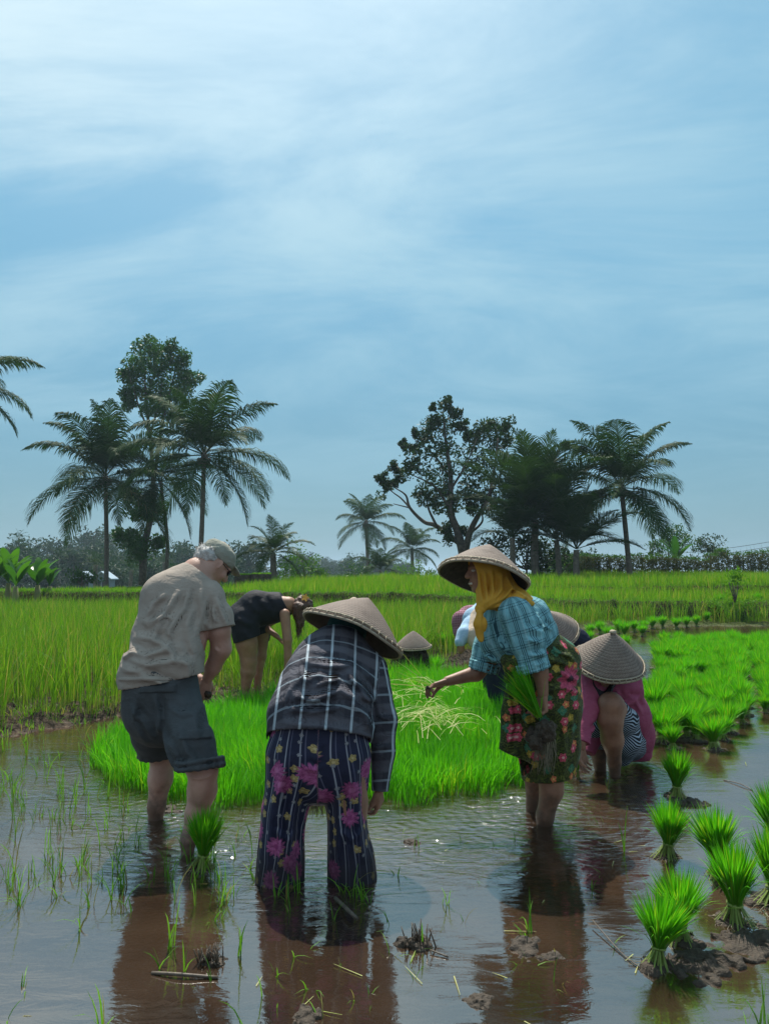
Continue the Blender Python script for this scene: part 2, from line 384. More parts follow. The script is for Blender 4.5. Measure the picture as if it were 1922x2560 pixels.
def hz(x, y):
    x = np.asarray(x, float); y = np.asarray(y, float)
    p = np.stack([x, y, np.zeros_like(x)], -1).reshape(-1, 3)
    n1 = vnoise(p, 1.3, 3, 3).reshape(x.shape); n2 = vnoise(p, 7.0, 5, 3).reshape(x.shape)
    near = sst(y, 40, 20)
    z = -.082 + .035 * n1 + .034 * n2 + .016 * vnoise(p, 16.0, 41, 2).reshape(x.shape)
    bk = sst(y - bank(x) + .25 * n1, -.3, .45)
    z = z + bk * (.13 + (.05 * n2 + .03 * vnoise(p, 19.0, 8, 2).reshape(x.shape)) * near)
    bed = (inpoly(x.ravel(), y.ravel(), BED) | inpoly(x.ravel(), y.ravel(), BPOLY)).reshape(x.shape)
    z = np.where(bed, np.maximum(z, -.012 + .03 * n2 + .01 * n1), z)
    yb = bund(x); hb = np.interp(x, [-12, -6, 0, 4, 8], [.56, .56, .60, .48, .40])
    z = z + sst(y, yb - .12, yb + .22) * hb + .12 * np.exp(-((y - yb - .4) / .38) ** 2) * (y > yb - 1)
    y2 = yb + np.interp(x, [-12, 0, 6, 14], [9, 8, 5, 4]); h2 = np.interp(x, [-12, -2, 4, 12], [.0, .12, .30, .42])
    z = z + sst(y, y2 - .1, y2 + .2) * h2 + .10 * np.exp(-((y - y2 - .3) / .35) ** 2)
    z = z + sst(y, 33, 46) * np.interp(x, [-10, 2, 12], [0, .05, .25])
    fall = np.interp(x, [-14, -4, 6, 14], [33, 46, 55, 60])
    z = z - sst(y, fall, fall + 45) * 4.5 + sst(y, 35, 70) * .15 * n1 - np.clip(y - 180, 0, 900) * .012
    return z
def axis(lo, hi, fine0, fine1, step, g=1.09):
    a = list(np.arange(fine0, fine1, step)); s = step; x = fine1
    while x < hi: a.append(x); s *= g; x += s
    a.append(hi); s = step * g; x = fine0 - s; pre = []
    while x > lo: pre.append(x); s *= g; x -= s
    pre.append(lo); return np.array(pre[::-1] + a)
xs = axis(-1500, 1500, -5.0, 8.0, .07, 1.045); ys = axis(-8, 3000, .6, 14.0, .07, 1.012)
ys = np.concatenate([ys[ys < 60], np.geomspace(61, 3000, 60)])
X, Y = np.meshgrid(xs, ys, indexing='ij'); Z = hz(X, Y)
nx, ny = len(xs), len(ys); i, j = np.meshgrid(np.arange(nx - 1), np.arange(ny - 1), indexing='ij')
q = np.stack([i * ny + j, (i + 1) * ny + j, (i + 1) * ny + j + 1, i * ny + j + 1], -1).reshape(-1, 4)
tag(mk('ground', np.stack([X, Y, Z], -1), q, M_MUD), kind='structure')
tag(mk('water', [(-30, -7, 0), (40, -7, 0), (40, 24, 0), (-30, 24, 0)], np.array([[0, 1, 2, 3]]), M_WATER, smooth=False), kind='structure')

# ------------------------------------------------------------------ grass of every sort
def blades(base, h, lean, w, segs=3, az=None, droop=.5, pw=1.8):
    N = len(base); az = RG.uniform(0, 2 * pi, N) if az is None else az
    t = np.linspace(0, 1, segs + 1)[None, :]
    h = np.broadcast_to(h, (N,)).astype(float)[:, None]; lean = np.broadcast_to(lean, (N,)).astype(float)[:, None]; w = np.broadcast_to(w, (N,)).astype(float)[:, None]
    dx, dy = np.cos(az)[:, None], np.sin(az)[:, None]
    off = h * lean * t ** pw
    z = h * (t - droop * lean * t ** 3)
    c = np.stack([base[:, 0:1] + dx * off, base[:, 1:2] + dy * off, base[:, 2:3] + z], -1)
    wa = az + pi / 2 + RG.uniform(-.9, .9, N); wv = np.stack([np.cos(wa), np.sin(wa), np.zeros(N)], -1)[:, None, :]
    wd = (w * (.55 + .9 * t) * (1 - t ** 2.2) + w * .04)[..., None] * .5
    v = np.stack([c - wv * wd, c + wv * wd], 2)                     # N, segs+1, 2, 3
    k = (segs + 1) * 2
    o = (np.arange(N) * k)[:, None] + (np.arange(segs) * 2)[None, :]
    q = np.stack([o, o + 1, o + 3, o + 2], -1).reshape(-1, 4)
    rnd = np.repeat(RG.uniform(0, 1, N), k); ln = np.tile(np.repeat(t[0], 2), N)
    return v.reshape(-1, 3), q, rnd, ln
def blade_obj(name, mat, sets, parent=None, loc=None):
    vs, fs, rs, ls, n = [], [], [], [], 0
    for v, q, r, l in sets:
        vs.append(v); fs.append(q + n); rs.append(r); ls.append(l); n += len(v)
    return mk(name, np.concatenate(vs), np.concatenate(fs), mat, parent, True, {'rnd': np.concatenate(rs), 'len': np.concatenate(ls)}, loc)
def scatter(x0, x1, y0, y1, sp, jit=.5):
    gx_, gy_ = np.meshgrid(np.arange(x0, x1, sp), np.arange(y0, y1, sp)); n = gx_.size
    return np.stack([gx_.ravel() + RG.uniform(-jit, jit, n) * sp, gy_.ravel() + RG.uniform(-jit, jit, n) * sp], -1)
def view(p, m=1.2): return np.abs(p[:, 0]) < .515 * p[:, 1] + m
def hills(p, nb, hgt, spread, lean, w, segs, seed=0, hv=.18):
    z = hz(p[:, 0], p[:, 1]); big = vnoise(np.c_[p, z * 0], .7, seed, 2)
    big = big + .35 * vnoise(np.c_[p, z * 0], 3.1, seed + 40, 1); rep = np.repeat(np.arange(len(p)), nb); N = len(rep)
    a = RG.uniform(0, 2 * pi, N); r = spread * np.sqrt(RG.uniform(0, 1, N))
    base = np.c_[p[rep, 0] + r * np.cos(a), p[rep, 1] + r * np.sin(a), z[rep] - .02]
    h = hgt * (1 + hv * big[rep]) * RG.uniform(.55, 1.1, N)
    return blades(base, h, RG.uniform(.05, lean, N) * (RG.uniform(0, 1, N) ** .7 + .3), w * RG.uniform(.7, 1.3, N), segs, a + RG.uniform(-.7, .7, N))
# ripening rice between the water and the first bund
p = scatter(-12, 3.5, 6.4, 13.5, .21); dens = p[:, 1] - bank(p[:, 0])
p = p[(dens > .14) & view(p) & ~inpoly(p[:, 0], p[:, 1], BED)]; dens = p[:, 1] - bank(p[:, 0])
keep = RG.uniform(0, 1, len(p)) < np.clip(.24 + dens * .30, 0, .92)
keep &= ~((np.abs(p[:, 0] + 1.52) < .5) & (np.abs(p[:, 1] - 8.5) < .35))
p = p[keep]
A1 = hills(p, 24, .74, .085, .5, .0080, 4, 2, .28)
p = scatter(-14, 12, 13.5, 24.5, .235); p = p[(p[:, 1] > bank(p[:, 0]) + .5) & (p[:, 1] < bund(p[:, 0]) - .25) & view(p)]
A2 = hills(p, 17, .70, .09, .5, .0115, 3, 2)
p = scatter(-9, 3, 6.5, 12, .12); d_ = p[:, 1] - bank(p[:, 0]); p = p[(d_ > .05) & (d_ < 2.6) & view(p) & ~inpoly(p[:, 0], p[:, 1], BED) & (RG.uniform(0, 1, len(p)) < .8)]
A3 = hills(p, 9, .19, .07, 1.0, .007, 3, 5, .5)
tag(blade_obj('rice_field', M_RICE, [A1, A2, A3]), 'tall yellow green rice crop growing behind the flooded paddy', 'rice crop', kind='stuff')
# upper terraces
p = scatter(-24, 26, 21.2, 47, .27); yb = bund(p[:, 0])
fall = np.interp(p[:, 0], [-14, -4, 6, 14], [31, 38, 42, 42.5])
p = p[(p[:, 1] > yb + .75) & (p[:, 1] < fall) & view(p, 2)]
left = p[:, 0] < -5.5
B1 = hills(p[~left], 13, .56, .12, .4, .017, 2, 4)
B2 = hills(p[left], 12, .26, .12, .5, .016, 2, 4)
tag(blade_obj('terrace_rice', M_RICE2, [B1, B2]), 'bright green rice on the raised terraces behind the first bund', 'rice crop', kind='stuff')
# grass on the bunds
x = RG.uniform(-15, 13, 26000); u = RG.uniform(-.35, 1.0, 26000); y = bund(x) + u
C1 = blades(np.c_[x, y, hz(x, y) - .02], RG.uniform(.06, .20, len(x)), RG.uniform(.2, .9, len(x)), .014, 2)
x = RG.uniform(-4, 22, 12000); y = bund(x) + np.interp(x, [-12, 0, 6, 14], [9, 8, 5, 4]) + RG.uniform(-.2, .8, 12000)
C2 = blades(np.c_[x, y, hz(x, y) - .02], RG.uniform(.06, .22, len(x)), RG.uniform(.2, .9, len(x)), .02, 2)
tag(blade_obj('bund_grass', M_BUND, [C1, C2]), 'short dark grass covering the field bunds', 'grass', kind='stuff')
# the nursery bed
p = scatter(-2.4, 2.0, 4.6, 10.5, .0165, .8); pw_ = np.c_[p, p[:, :1] * 0]; p = p[inpoly(p[:, 0] + .13 * vnoise(pw_, 3, 31, 2), p[:, 1] + .13 * vnoise(pw_, 3, 32, 2), BED)]
edge = vnoise(np.c_[p, p[:, :1] * 0], 5, 9, 2); p = p[edge > -.62]
p = p[(RG.uniform(0, 1, len(p)) < np.clip(1.35 - (p[:, 1] - 4.7) * .10, .6, 1))]
big = vnoise(np.c_[p, p[:, :1] * 0], 2.2, 12, 2); fine = vnoise(np.c_[p, p[:, :1] * 0], 9, 13, 1)
hgt = (.282 + .07 * big + .055 * fine) * RG.uniform(.55, 1.12, len(p))
az = RG.uniform(0, 2 * pi, len(p)) * .55 + 3.5 * vnoise(np.c_[p, p[:, :1] * 0], 3, 21, 1)
D1 = blades(np.c_[p, hz(p[:, 0], p[:, 1]) - .02], hgt, RG.uniform(.04, .55, len(p)), RG.uniform(.0045, .0085, len(p)), 3, az)
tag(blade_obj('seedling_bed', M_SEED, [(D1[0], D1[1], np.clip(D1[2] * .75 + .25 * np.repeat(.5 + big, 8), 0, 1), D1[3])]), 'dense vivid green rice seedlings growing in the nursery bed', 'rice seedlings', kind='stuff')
# cut stems lying over the bed
def straws(cx, cy, d, n, sx, sy, L, z, flat=.12):
    c = P(cx, cy, d); s = d / F; a = RG.uniform(0, 2 * pi, n); out = []
    for k in range(n):
        q = c + np.array([RG.normal(0, sx * s), RG.normal(0, sy), RG.normal(0, .02)]); q[2] = z + RG.uniform(-.03, .03); l = L * RG.uniform(.5, 1.1)
        dv = np.array([cos(a[k]), sin(a[k]), RG.uniform(-flat, flat)]); wv = np.array([-dv[1], dv[0], .3]) * .0038
        pts = [q + dv * l * (t - .5) + np.array([0, 0, -.10 * l * (t - .5) ** 2 * 4]) for t in (0, .33, .66, 1)]
        out.append(np.array([[p_ - wv * (1 - .7 * t), p_ + wv * (1 - .7 * t)] for p_, t in zip(pts, (0, .33, .66, 1))]))
    v = np.array(out).reshape(-1, 3); o = (np.arange(n) * 8)[:, None] + np.array([0, 2, 4])[None]
    return v, np.stack([o, o + 1, o + 3, o + 2], -1).reshape(-1, 4), np.repeat(RG.uniform(0, .85, n), 8), np.full(n * 8, .5)
st = [straws(1090, 1800, 6.3, 110, 60, .28, .42, .26), straws(1050, 1665, 7.8, 45, 65, .3, .40, .31, .3), straws(1020, 1720, 7.2, 30, 70, .3, .35, .28)]
tag(blade_obj('cut_straw', M_STRAW, st), 'pale cut rice stems strewn over the seedling bed', 'straw', kind='stuff')

# ------------------------------------------------------------------ palms, trees, bushes
def frond(L, el, az, n=82, seed=0, lw=.052, ll=1.28, bend=1.0, hang=.78):
    """one pinnate leaf from the origin: arching rachis and drooping leaflets"""
    rg = np.random.default_rng(seed); m = 14; p = np.zeros(3); pts = [p]; e = el
    for k in range(m):
        e2 = e; p = p + L / m * np.array([cos(e2) * cos(az), cos(e2) * sin(az), sin(e2)]); pts.append(p)
        e -= bend * (.035 + .115 * (k / m) ** 1.3) * (cos(e) * .8 + .35)
        e = max(e, -1.35)
    pts = np.array(pts); tv, tf = tube(pts, np.linspace(.028, .006, len(pts)) * L / 4.2, 4, False)
    s = np.linspace(.14, .985, n); ii = s * m; i0 = np.minimum(ii.astype(int), m - 1); fr_ = (ii - i0)[:, None]
    c = pts[i0] * (1 - fr_) + pts[i0 + 1] * fr_; tg = pts[i0 + 1] - pts[i0]; tg /= np.linalg.norm(tg, axis=1)[:, None]
    side = np.cross(tg, [0, 0, 1.]); side /= np.linalg.norm(side, axis=1)[:, None] + 1e-6; upv = np.cross(side, tg)
    vs, fs, rn, k0 = [tv], list(tf), [np.full(len(tv), .3)], len(tv)
    prof = ll * L / 4.2 * (np.sin(np.clip(s * 1.08 - .02, 0, 1) * pi * .83 + .42)) ** .8
    fr0 = rg.uniform(0, 1)
    for sg in (-1, 1):
        l = (prof * rg.uniform(.85, 1.12, n))[:, None]
        dv = side * sg * (.92 - .35 * s[:, None]) + tg * (.45 + .45 * s[:, None]) + upv * (.28) + rg.normal(0, .07, (n, 3)); dv /= np.linalg.norm(dv, axis=1)[:, None]
        g_ = np.array([0, 0, -1.])
        p1 = c + dv * l * .45 + g_ * l * .06 * hang; d2 = dv + g_ * hang * rg.uniform(.6, 1.3, (n, 1)); d2 /= np.linalg.norm(d2, axis=1)[:, None]
        p2 = p1 + d2 * l * .33; d3 = d2 + g_ * hang * 1.1; d3 /= np.linalg.norm(d3, axis=1)[:, None]; p3 = p2 + d3 * l * .24
        wv = tg * lw * L / 4.2 * .5
        q = np.stack([c - wv * .7, c + wv * .7, p1 - wv, p1 + wv, p2 - wv * .75, p2 + wv * .75, p3 - wv * .1, p3 + wv * .1], 1)
        o = (np.arange(n) * 8)[:, None] + np.array([0, 2, 4])[None] + k0
        fs.append(np.stack([o, o + 1, o + 3, o + 2], -1).reshape(-1, 4)); vs.append(q.reshape(-1, 3)); k0 += n * 8
        rn.append(np.repeat(np.clip(fr0 * .5 + rg.uniform(0, .45, n), 0, .85), 8))
    return np.concatenate(vs), fs, np.concatenate(rn)
def palm(px, base_y, cx, cy, d, rpx, label, seed, nf=19, elr=(-35, 84), mat=None, tw=.135, group='coconut palms', spear=True, nuts=True, name='coconut_palm', skip=None, n=82, hang=.78, ll=1.28, bend=1.1):
    rg = np.random.default_rng(seed); bs = P(px, base_y, d); bs[2] = hz(bs[0], bs[1]) - .1; top = P(cx, cy, d)
    if top[2] < bs[2] + .3: top[2] = bs[2] + .3
    L = rpx * d / F * 1.12
    t = thing(name, label, 'palm tree', tuple(bs), group)
    mid = bs * .5 + top * .5 + np.array([rg.normal(0, .02) * (top[2] - bs[2]), 0, 0])
    pts = spline([bs, bs * .75 + mid * .25 + [.0, 0, 0], mid, top], 7); ht = top[2] - bs[2]
    rad = tw * (1.25 - .42 * np.linspace(0, 1, len(pts)) ** .6) * (1 + .03 * np.sin(np.arange(len(pts)) * 2.1))
    mk('trunk', *tube(pts, rad, 12), M_BARK, t)
    for k in range(nf):
        u = (k + .5) / nf; el = radians(elr[0] + (elr[1] - elr[0]) * u ** .85 + rg.normal(0, 5)); az = k * 2.399 + rg.normal(0, .25)
        if skip and skip(el, az % (2 * pi)): continue
        v, f, r = frond(L * rg.uniform(.88, 1.08) * (1 if el < 1.2 else .9), el, az, n, seed * 50 + k, hang=hang, ll=ll, bend=bend * rg.uniform(.85, 1.15))
        if el < radians(-12) and rg.uniform() < .5: r = np.where((np.arange(len(r)) // 8) % 6 == 0, .95, r)
        mk('frond', v + top + [0, 0, .05], f, mat or M_PALM, t, True, {'rnd': r})
    if nuts:
        vs = [tube(np.array([top + [0, 0, -.35], top + [0, 0, -.1], top + [0, 0, .35]]), [tw * .9, tw * 1.35, tw * .6], 10)]
        for k in range(7):
            a = k * .9; s = Sd(); c = top + np.array([cos(a) * .27, sin(a) * .27, -.22 - .1 * (k % 2)])
            vs.append(tube(np.array([c + [0, 0, z] for z in (-.14, -.09, 0, .09, .13)]), [.03, .09, .115, .08, .02], 8))
        mk('coconut_cluster', *join(vs), M_BARK, t)
    return t
palm(267, 1462, 264, 1195, 44, 215, 'tall coconut palm at the left with an upright spray of young fronds', 1, 21, (-38, 86))
palm(498, 1450, 511, 1140, 40, 218, 'tallest coconut palm rising behind the stooping man in the cap', 2, 22, (-40, 86))
palm(412, 1455, 402, 1205, 47, 150, 'coconut palm with browning fronds hidden between the two tall palms', 3, 13, (-40, 60), nuts=False, tw=.12)
palm(-160, 1460, -118, 975, 30, 200, 'coconut palm mostly outside the frame, only a frond tip showing at the left edge', 4, 14, (-15, 70))
palm(688, 1440, 683, 1385, 36, 98, 'squat young palm with fronds near the ground right of the capped man', 5, 15, (-22, 80), M_PALMY, .16, nuts=False, hang=.45)
palm(914, 1442, 915, 1308, 78, 92, 'slender coconut palm standing alone in the gap between the tree groups', 6, 18, (-40, 85), tw=.2)
palm(1032, 1440, 1030, 1375, 80, 82, 'shorter coconut palm just right of the slender lone palm', 7, 16, (-25, 80), tw=.2, nuts=False)
palm(958, 1445, 950, 1425, 60, 75, 'low trunkless palm at the foot of the slender lone palm', 8, 11, (5, 78), tw=.15, nuts=False)
palm(1338, 1420, 1338, 1300, 38, 228, 'broad palm with tall upright fronds beside the big dark tree', 9, 20, (22, 88), M_PALMY, .2, nuts=False, hang=.35, bend=.65)
palm(1442, 1425, 1440, 1375, 36, 165, 'low palm with long slanting fronds between the broad palm and the leaning palm', 10, 14, (18, 84), M_PALMY, .16, nuts=False, hang=.35, bend=.75)
palm(1574, 1400, 1553, 1222, 38, 212, 'coconut palm with a slightly leaning trunk above the right hedge', 11, 20, (-38, 86))
palm(1282, 1420, 1280, 1345, 37, 150, 'low palm crowded between the big dark tree and the broad palm', 12, 14, (15, 86), M_PALMY, .15, nuts=False, hang=.35, bend=.8)
palm(1392, 1425, 1390, 1350, 37, 185, 'upright palm filling the space right of the broad palm', 13, 15, (25, 87), M_PALMY, .15, nuts=False, hang=.4, bend=.75)
for k, (x, y, bx, d, r, lb) in enumerate([(48, 1345, 46, 150, 27, 'tiny far palm above the left end of the distant wood'), (240, 1412, 238, 60, 42, 'small bluish palm in front of the little houses'), (330, 1425, 330, 70, 36, 'low hazy palm behind the foot of the leaning left tree'), (410, 1405, 410, 95, 30, 'small far palm poking out of the wood left of the capped man'), (148, 1392, 148, 110, 30, 'far palm in the wood above the banana plants')]):
    palm(bx, 1450, x, y, d, r, lb, 20 + k, 13, (-25, 82), tw=.2, nuts=False, group='far palms in the wood', n=26)

def leaves(cen, rad, n, size, rg, squash=.85):
    d = rg.normal(0, 1, (n, 3)); d /= np.linalg.norm(d, axis=1)[:, None]
    r = rg.uniform(.25, 1, n)[:, None] ** .55
    c = cen + d * r * rad * np.array([1, 1, squash])
    a = rg.normal(0, 1, (n, 3)); a += d * .6 + np.array([0, 0, -.25]); a /= np.linalg.norm(a, axis=1)[:, None]
    s = np.cross(a, rg.normal(0, 1, (n, 3))); s /= np.linalg.norm(s, axis=1)[:, None]
    l = (size * rg.uniform(.6, 1.25, n))[:, None]
    up = np.cross(s, a) * l * .10
    return np.stack([c - a * l * .5, c + s * l * .24 + up, c + a * l * .5, c - s * l * .24 + up], 1).reshape(-1, 3)
def crown(name, clumps, per, size, mat, parent, seed, depthspread=.8):
    rg = np.random.default_rng(seed); vs, rs = [], []
    for c, r in clumps:
        c = np.array(c) + np.array([0, rg.uniform(-1, 1) * r * depthspread, 0]); sub = max(5, int(per))
        tone = rg.uniform(0, .6)
        r = r * 1.35
        for k in range(7):                                # leaf sprays inside the clump leave gaps between them
            o_ = rg.normal(0, 1, 3); o_ = o_ / np.linalg.norm(o_) * r * rg.uniform(.2, 1.15); rr = r * rg.uniform(.45, .95)
            v = leaves(c + o_, rr, sub, size, rg); vs.append(v); rs.append(np.clip(tone + np.repeat(rg.uniform(0, .4, sub), 4), 0, 1))
    v = np.concatenate(vs); return mk(name, v, np.arange(len(v)).reshape(-1, 4), mat, parent, False, {'rnd': np.concatenate(rs)})
def limbs(name, lines, d, mat, parent):
    parts = []
    for pts, r0, r1, dd in lines:
        q = np.array([P(x, y, d + dd * k / max(1, len(pts) - 1)) for k, (x, y) in enumerate(pts)]); q = spline(q, 5)
        parts.append(tube(q, np.linspace(r0, r1, len(q)), 8))
    return mk(name, *join(parts), mat, parent)
def Z3(x, y): return 920 + x * .3492, 980 + y * .3492          # reading points off an enlarged piece of the photo
def Z1(x, y): return x * .4515, 830 + y * .4515
D = 42
b0 = P(1158, 1402, D); b0[2] = hz(b0[0], b0[1]) - .1
t = thing('broadleaf_tree', 'large dark broadleaf tree with a forked trunk and a bare lower limb on its left', 'tree', tuple(b0))
L = [([(690, 1260), (680, 1165), (640, 1000), (590, 850), (590, 600), (560, 400), (540, 180)], .30, .05, 0), ([(690, 1165), (730, 1000), (790, 880), (860, 760), (900, 560), (930, 330)], .2, .04, -1), ([(735, 1010), (815, 930), (810, 850)], .08, .03, 0),
     ([(660, 1090), (490, 960), (400, 930), (300, 830), (270, 740), (200, 690)], .15, .03, 1), ([(300, 830), (235, 760), (180, 720), (110, 660)], .06, .02, 1), ([(300, 830), (180, 800)], .04, .02, 0), ([(590, 850), (480, 680), (330, 600)], .1, .03, -1), ([(490, 960), (430, 830), (420, 740)], .08, .03, 0), ([(590, 620), (470, 450), (320, 330)], .08, .02, 1), ([(860, 760), (960, 560), (1000, 380)], .08, .02, 1), ([(590, 700), (700, 520), (780, 330)], .08, .02, -.5)]
limbs('trunk', [([Z3(*p_) for p_ in l], a, c, dd) for l, a, c, dd in L], D, M_BARK2, t)
cl = [(560, 110, 45), (500, 175, 42), (630, 150, 42), (560, 235, 65), (450, 270, 55), (380, 330, 50), (300, 400, 45), (245, 370, 22), (450, 400, 80), (560, 400, 78), (340, 500, 70), (430, 560, 80), (560, 560, 70), (270, 560, 48), (180, 550, 30), (90, 620, 34), (140, 690, 46), (200, 640, 28), (430, 680, 72), (395, 745, 48), (550, 700, 62), (480, 820, 52), (600, 820, 50), (560, 960, 38), (590, 1040, 36), (710, 310, 45), (820, 250, 45), (900, 240, 52), (965, 240, 42), (790, 380, 60), (900, 370, 78), (1000, 350, 60), (750, 500, 60), (860, 500, 78), (980, 480, 60), (740, 620, 60), (850, 640, 78), (690, 740, 42), (800, 750, 70), (745, 850, 42), (890, 780, 60), (685, 985, 28), (470, 110, 18), (340, 290, 20), (660, 240, 35)]
crown('crown', [(P(*Z3(x, y), D), r * .3492 * 1.0 * D / F) for x, y, r in cl], 44, .22, M_LEAF, t, 3)
D = 52
b0 = P(358, 1455, D); b0[2] = hz(b0[0], b0[1]) - .2
t = thing('broadleaf_tree', 'tall slender tree with a rounded top standing above the left palms', 'tree', tuple(b0))
L = [([(790, 1400), (800, 1200), (840, 1000), (850, 850), (835, 600), (812, 400), (800, 200)], .28, .05, 0), ([(850, 850), (900, 500), (950, 300), (980, 180)], .14, .03, .5), ([(840, 600), (760, 380), (720, 250)], .08, .02, -.5), ([(800, 1200), (760, 1110), (690, 1140)], .05, .02, 0), ([(815, 1150), (870, 1160)], .05, .02, 0), ([(850, 880), (760, 960)], .06, .02, 0), ([(835, 560), (890, 350), (900, 150)], .08, .02, 0)]
limbs('trunk', [([Z1(*p_) for p_ in l], a, c, dd) for l, a, c, dd in L], D, M_BARK2, t)
cl = [(800, 90, 52), (755, 150, 50), (860, 115, 50), (960, 110, 45), (1010, 145, 34), (720, 215, 44), (690, 240, 32), (830, 200, 66), (920, 200, 66), (990, 210, 44), (780, 290, 58), (880, 290, 66), (980, 290, 58), (1050, 260, 45), (720, 330, 36), (730, 395, 32), (830, 370, 58), (930, 370, 66), (1010, 370, 58), (870, 440, 44), (960, 460, 44), (800, 950, 66), (730, 930, 44), (860, 960, 36), (700, 900, 34), (760, 1020, 40), (830, 1020, 34), (690, 1140, 42), (740, 1170, 44), (800, 1190, 52), (860, 1180, 36), (780, 1220, 44), (655, 1130, 22), (890, 1170, 20)]
crown('crown', [(P(*Z1(x, y), D), r * .4515 * 1.08 * D / F) for x, y, r in cl], 78, .25, M_LEAF2, t, 4)
def bush(name, label, cat, cls, d, per, size, mat, seed, group=None, trunk=None):
    xs_ = np.mean([c[0] for c in cls]); yb_ = max(c[1] + c[2] for c in cls); b0 = P(xs_, yb_, d); b0[2] = min(hz(b0[0], b0[1]), b0[2])
    t = thing(name, label, cat, tuple(b0), group)
    top = P(xs_, np.mean([c[1] for c in cls]), d)
    parts = [tube(np.array([b0 + [0, 0, -.1], b0 * .5 + top * .5 + [.03, 0, 0], top]), [.07, .05, .03], 6)]
    for x, y, r in cls: parts.append(tube(np.array([b0 * .6 + top * .4, P(x, y, d)]), [.035, .012], 5))
    mk('trunk', *join(parts), M_BARK2, t)
    crown('crown' if 'tree' in name else 'foliage', [(P(x, y, d), r * d / F) for x, y, r in cls], per, size, mat, t, seed); return t
bush('shrub', 'dark leafy shrub below the broad upright palm', 'shrub', [(1260, 1345, 28), (1285, 1380, 32), (1250, 1400, 28), (1310, 1400, 30), (1225, 1370, 20), (1340, 1395, 30), (1290, 1330, 20), (1370, 1410, 26), (1340, 1365, 26), (1365, 1375, 24), (1320, 1350, 20), (1345, 1405, 30), (1390, 1395, 22)], 39, 34, .2, M_LEAF, 31)
bush('shrub', 'bright bush right of the squat young palm', 'shrub', [(725, 1410, 24), (755, 1400, 26), (780, 1420, 24), (740, 1430, 22), (800, 1435, 16), (765, 1435, 20)], 40, 36, .16, M_BUSH, 32)
bush('shrub', 'dark rounded bush left of the slender lone palm', 'shrub', [(880, 1425, 20), (905, 1432, 20), (860, 1440, 14), (925, 1440, 16)], 62, 30, .22, M_LEAF2, 33)
bush('shrub', 'light green bush under the shorter lone palm', 'shrub', [(1000, 1425, 18), (1022, 1432, 18), (1050, 1430, 16), (985, 1440, 14), (1075, 1436, 14)], 66, 30, .22, M_BUSH, 34)
bush('broadleaf_tree', 'round green tree behind the right hedge', 'tree', [(1655, 1350, 22), (1680, 1335, 24), (1705, 1350, 22), (1670, 1365, 26), (1700, 1370, 24), (1640, 1372, 16), (1630, 1395, 10)], 55, 40, .2, M_LEAF2, 35)
bush('broadleaf_tree', 'small dark tree behind the hedge near the right edge', 'tree', [(1762, 1355, 14), (1780, 1365, 16), (1750, 1372, 14), (1775, 1380, 18), (1800, 1382, 12)], 58, 34, .2, M_LEAF, 36)
bush('shrub', 'small leafy bush among the banana plants at the left', 'shrub', [(205, 1432, 16), (185, 1440, 14), (225, 1445, 14)], 40, 30, .16, M_LEAF2, 37)
bush('shrub', 'bright bush left of the low slanting palm', 'shrub', [(1400, 1400, 16), (1420, 1412, 16), (1385, 1412, 14)], 41, 30, .16, M_BUSH, 38)

def banana(px, py, d, hpx, n, label, seed, rad=.5):
    rg = np.random.default_rng(seed); b0 = P(px, py, d); b0[2] = hz(b0[0], b0[1]) - .1; top = P(px, py - hpx * .04, d); Hh = hpx * d / F
    t = thing('banana_plant', label, 'banana plant', tuple(b0), 'banana plants')
    mk('stem', *tube(np.array([b0, b0 * .5 + top * .5, top]), [.14, .12, .08], 8), plain_stem, t)
    for k in range(n):
        el = radians(rg.uniform(50, 86)); az = k * 2.4 + rg.normal(0, .3); L = Hh * rg.uniform(.85, 1.2); m = 9; p_ = top.copy(); e = el; pts = []
        for i_ in range(m + 1):
            pts.append(p_.copy()); p_ = p_ + L / m * np.array([cos(e) * cos(az), cos(e) * sin(az), sin(e)]); e -= .03 + .11 * (i_ / m)
        pts = np.array(pts); s = np.array([-sin(az), cos(az), 0]); wd = .23 * Hh / 1.6 * np.sin(np.clip(np.linspace(0, 1, m + 1) * .93 + .05, 0, 1) * pi) ** .6
        wd[:2] *= .25
        up = np.array([0, 0, 1.])
        v = np.stack([pts - s * wd[:, None] + up * wd[:, None] * .35, pts, pts + s * wd[:, None] + up * wd[:, None] * .35], 1).reshape(-1, 3)
        i_ = np.arange(m) * 3; f = np.concatenate([np.stack([i_, i_ + 1, i_ + 4, i_ + 3], 1), np.stack([i_ + 1, i_ + 2, i_ + 5, i_ + 4], 1)])
        mk('leaf', v, f, M_BANANA, t, True, {'rnd': np.full(len(v), rg.uniform())})
plain_stem = plain('banana_stem', (.12, .16, .05), (.20, .17, .08), 8)
banana(22, 1462, 27, 95, 8, 'banana plant with broad leaves at the left edge', 1)
banana(40, 1470, 25.5, 75, 6, 'banana plant with one large pale drooping leaf', 2)
banana(95, 1466, 27, 75, 8, 'banana plant with spreading leaves right of the pale one', 3)
banana(125, 1468, 28, 45, 6, 'lowest banana plant, rightmost of the left row', 4)
banana(-8, 1462, 26, 90, 7, 'banana plant cut by the left edge of the frame', 6)
banana(1690, 1405, 47, 62, 8, 'banana plant standing above the right hedge', 5)

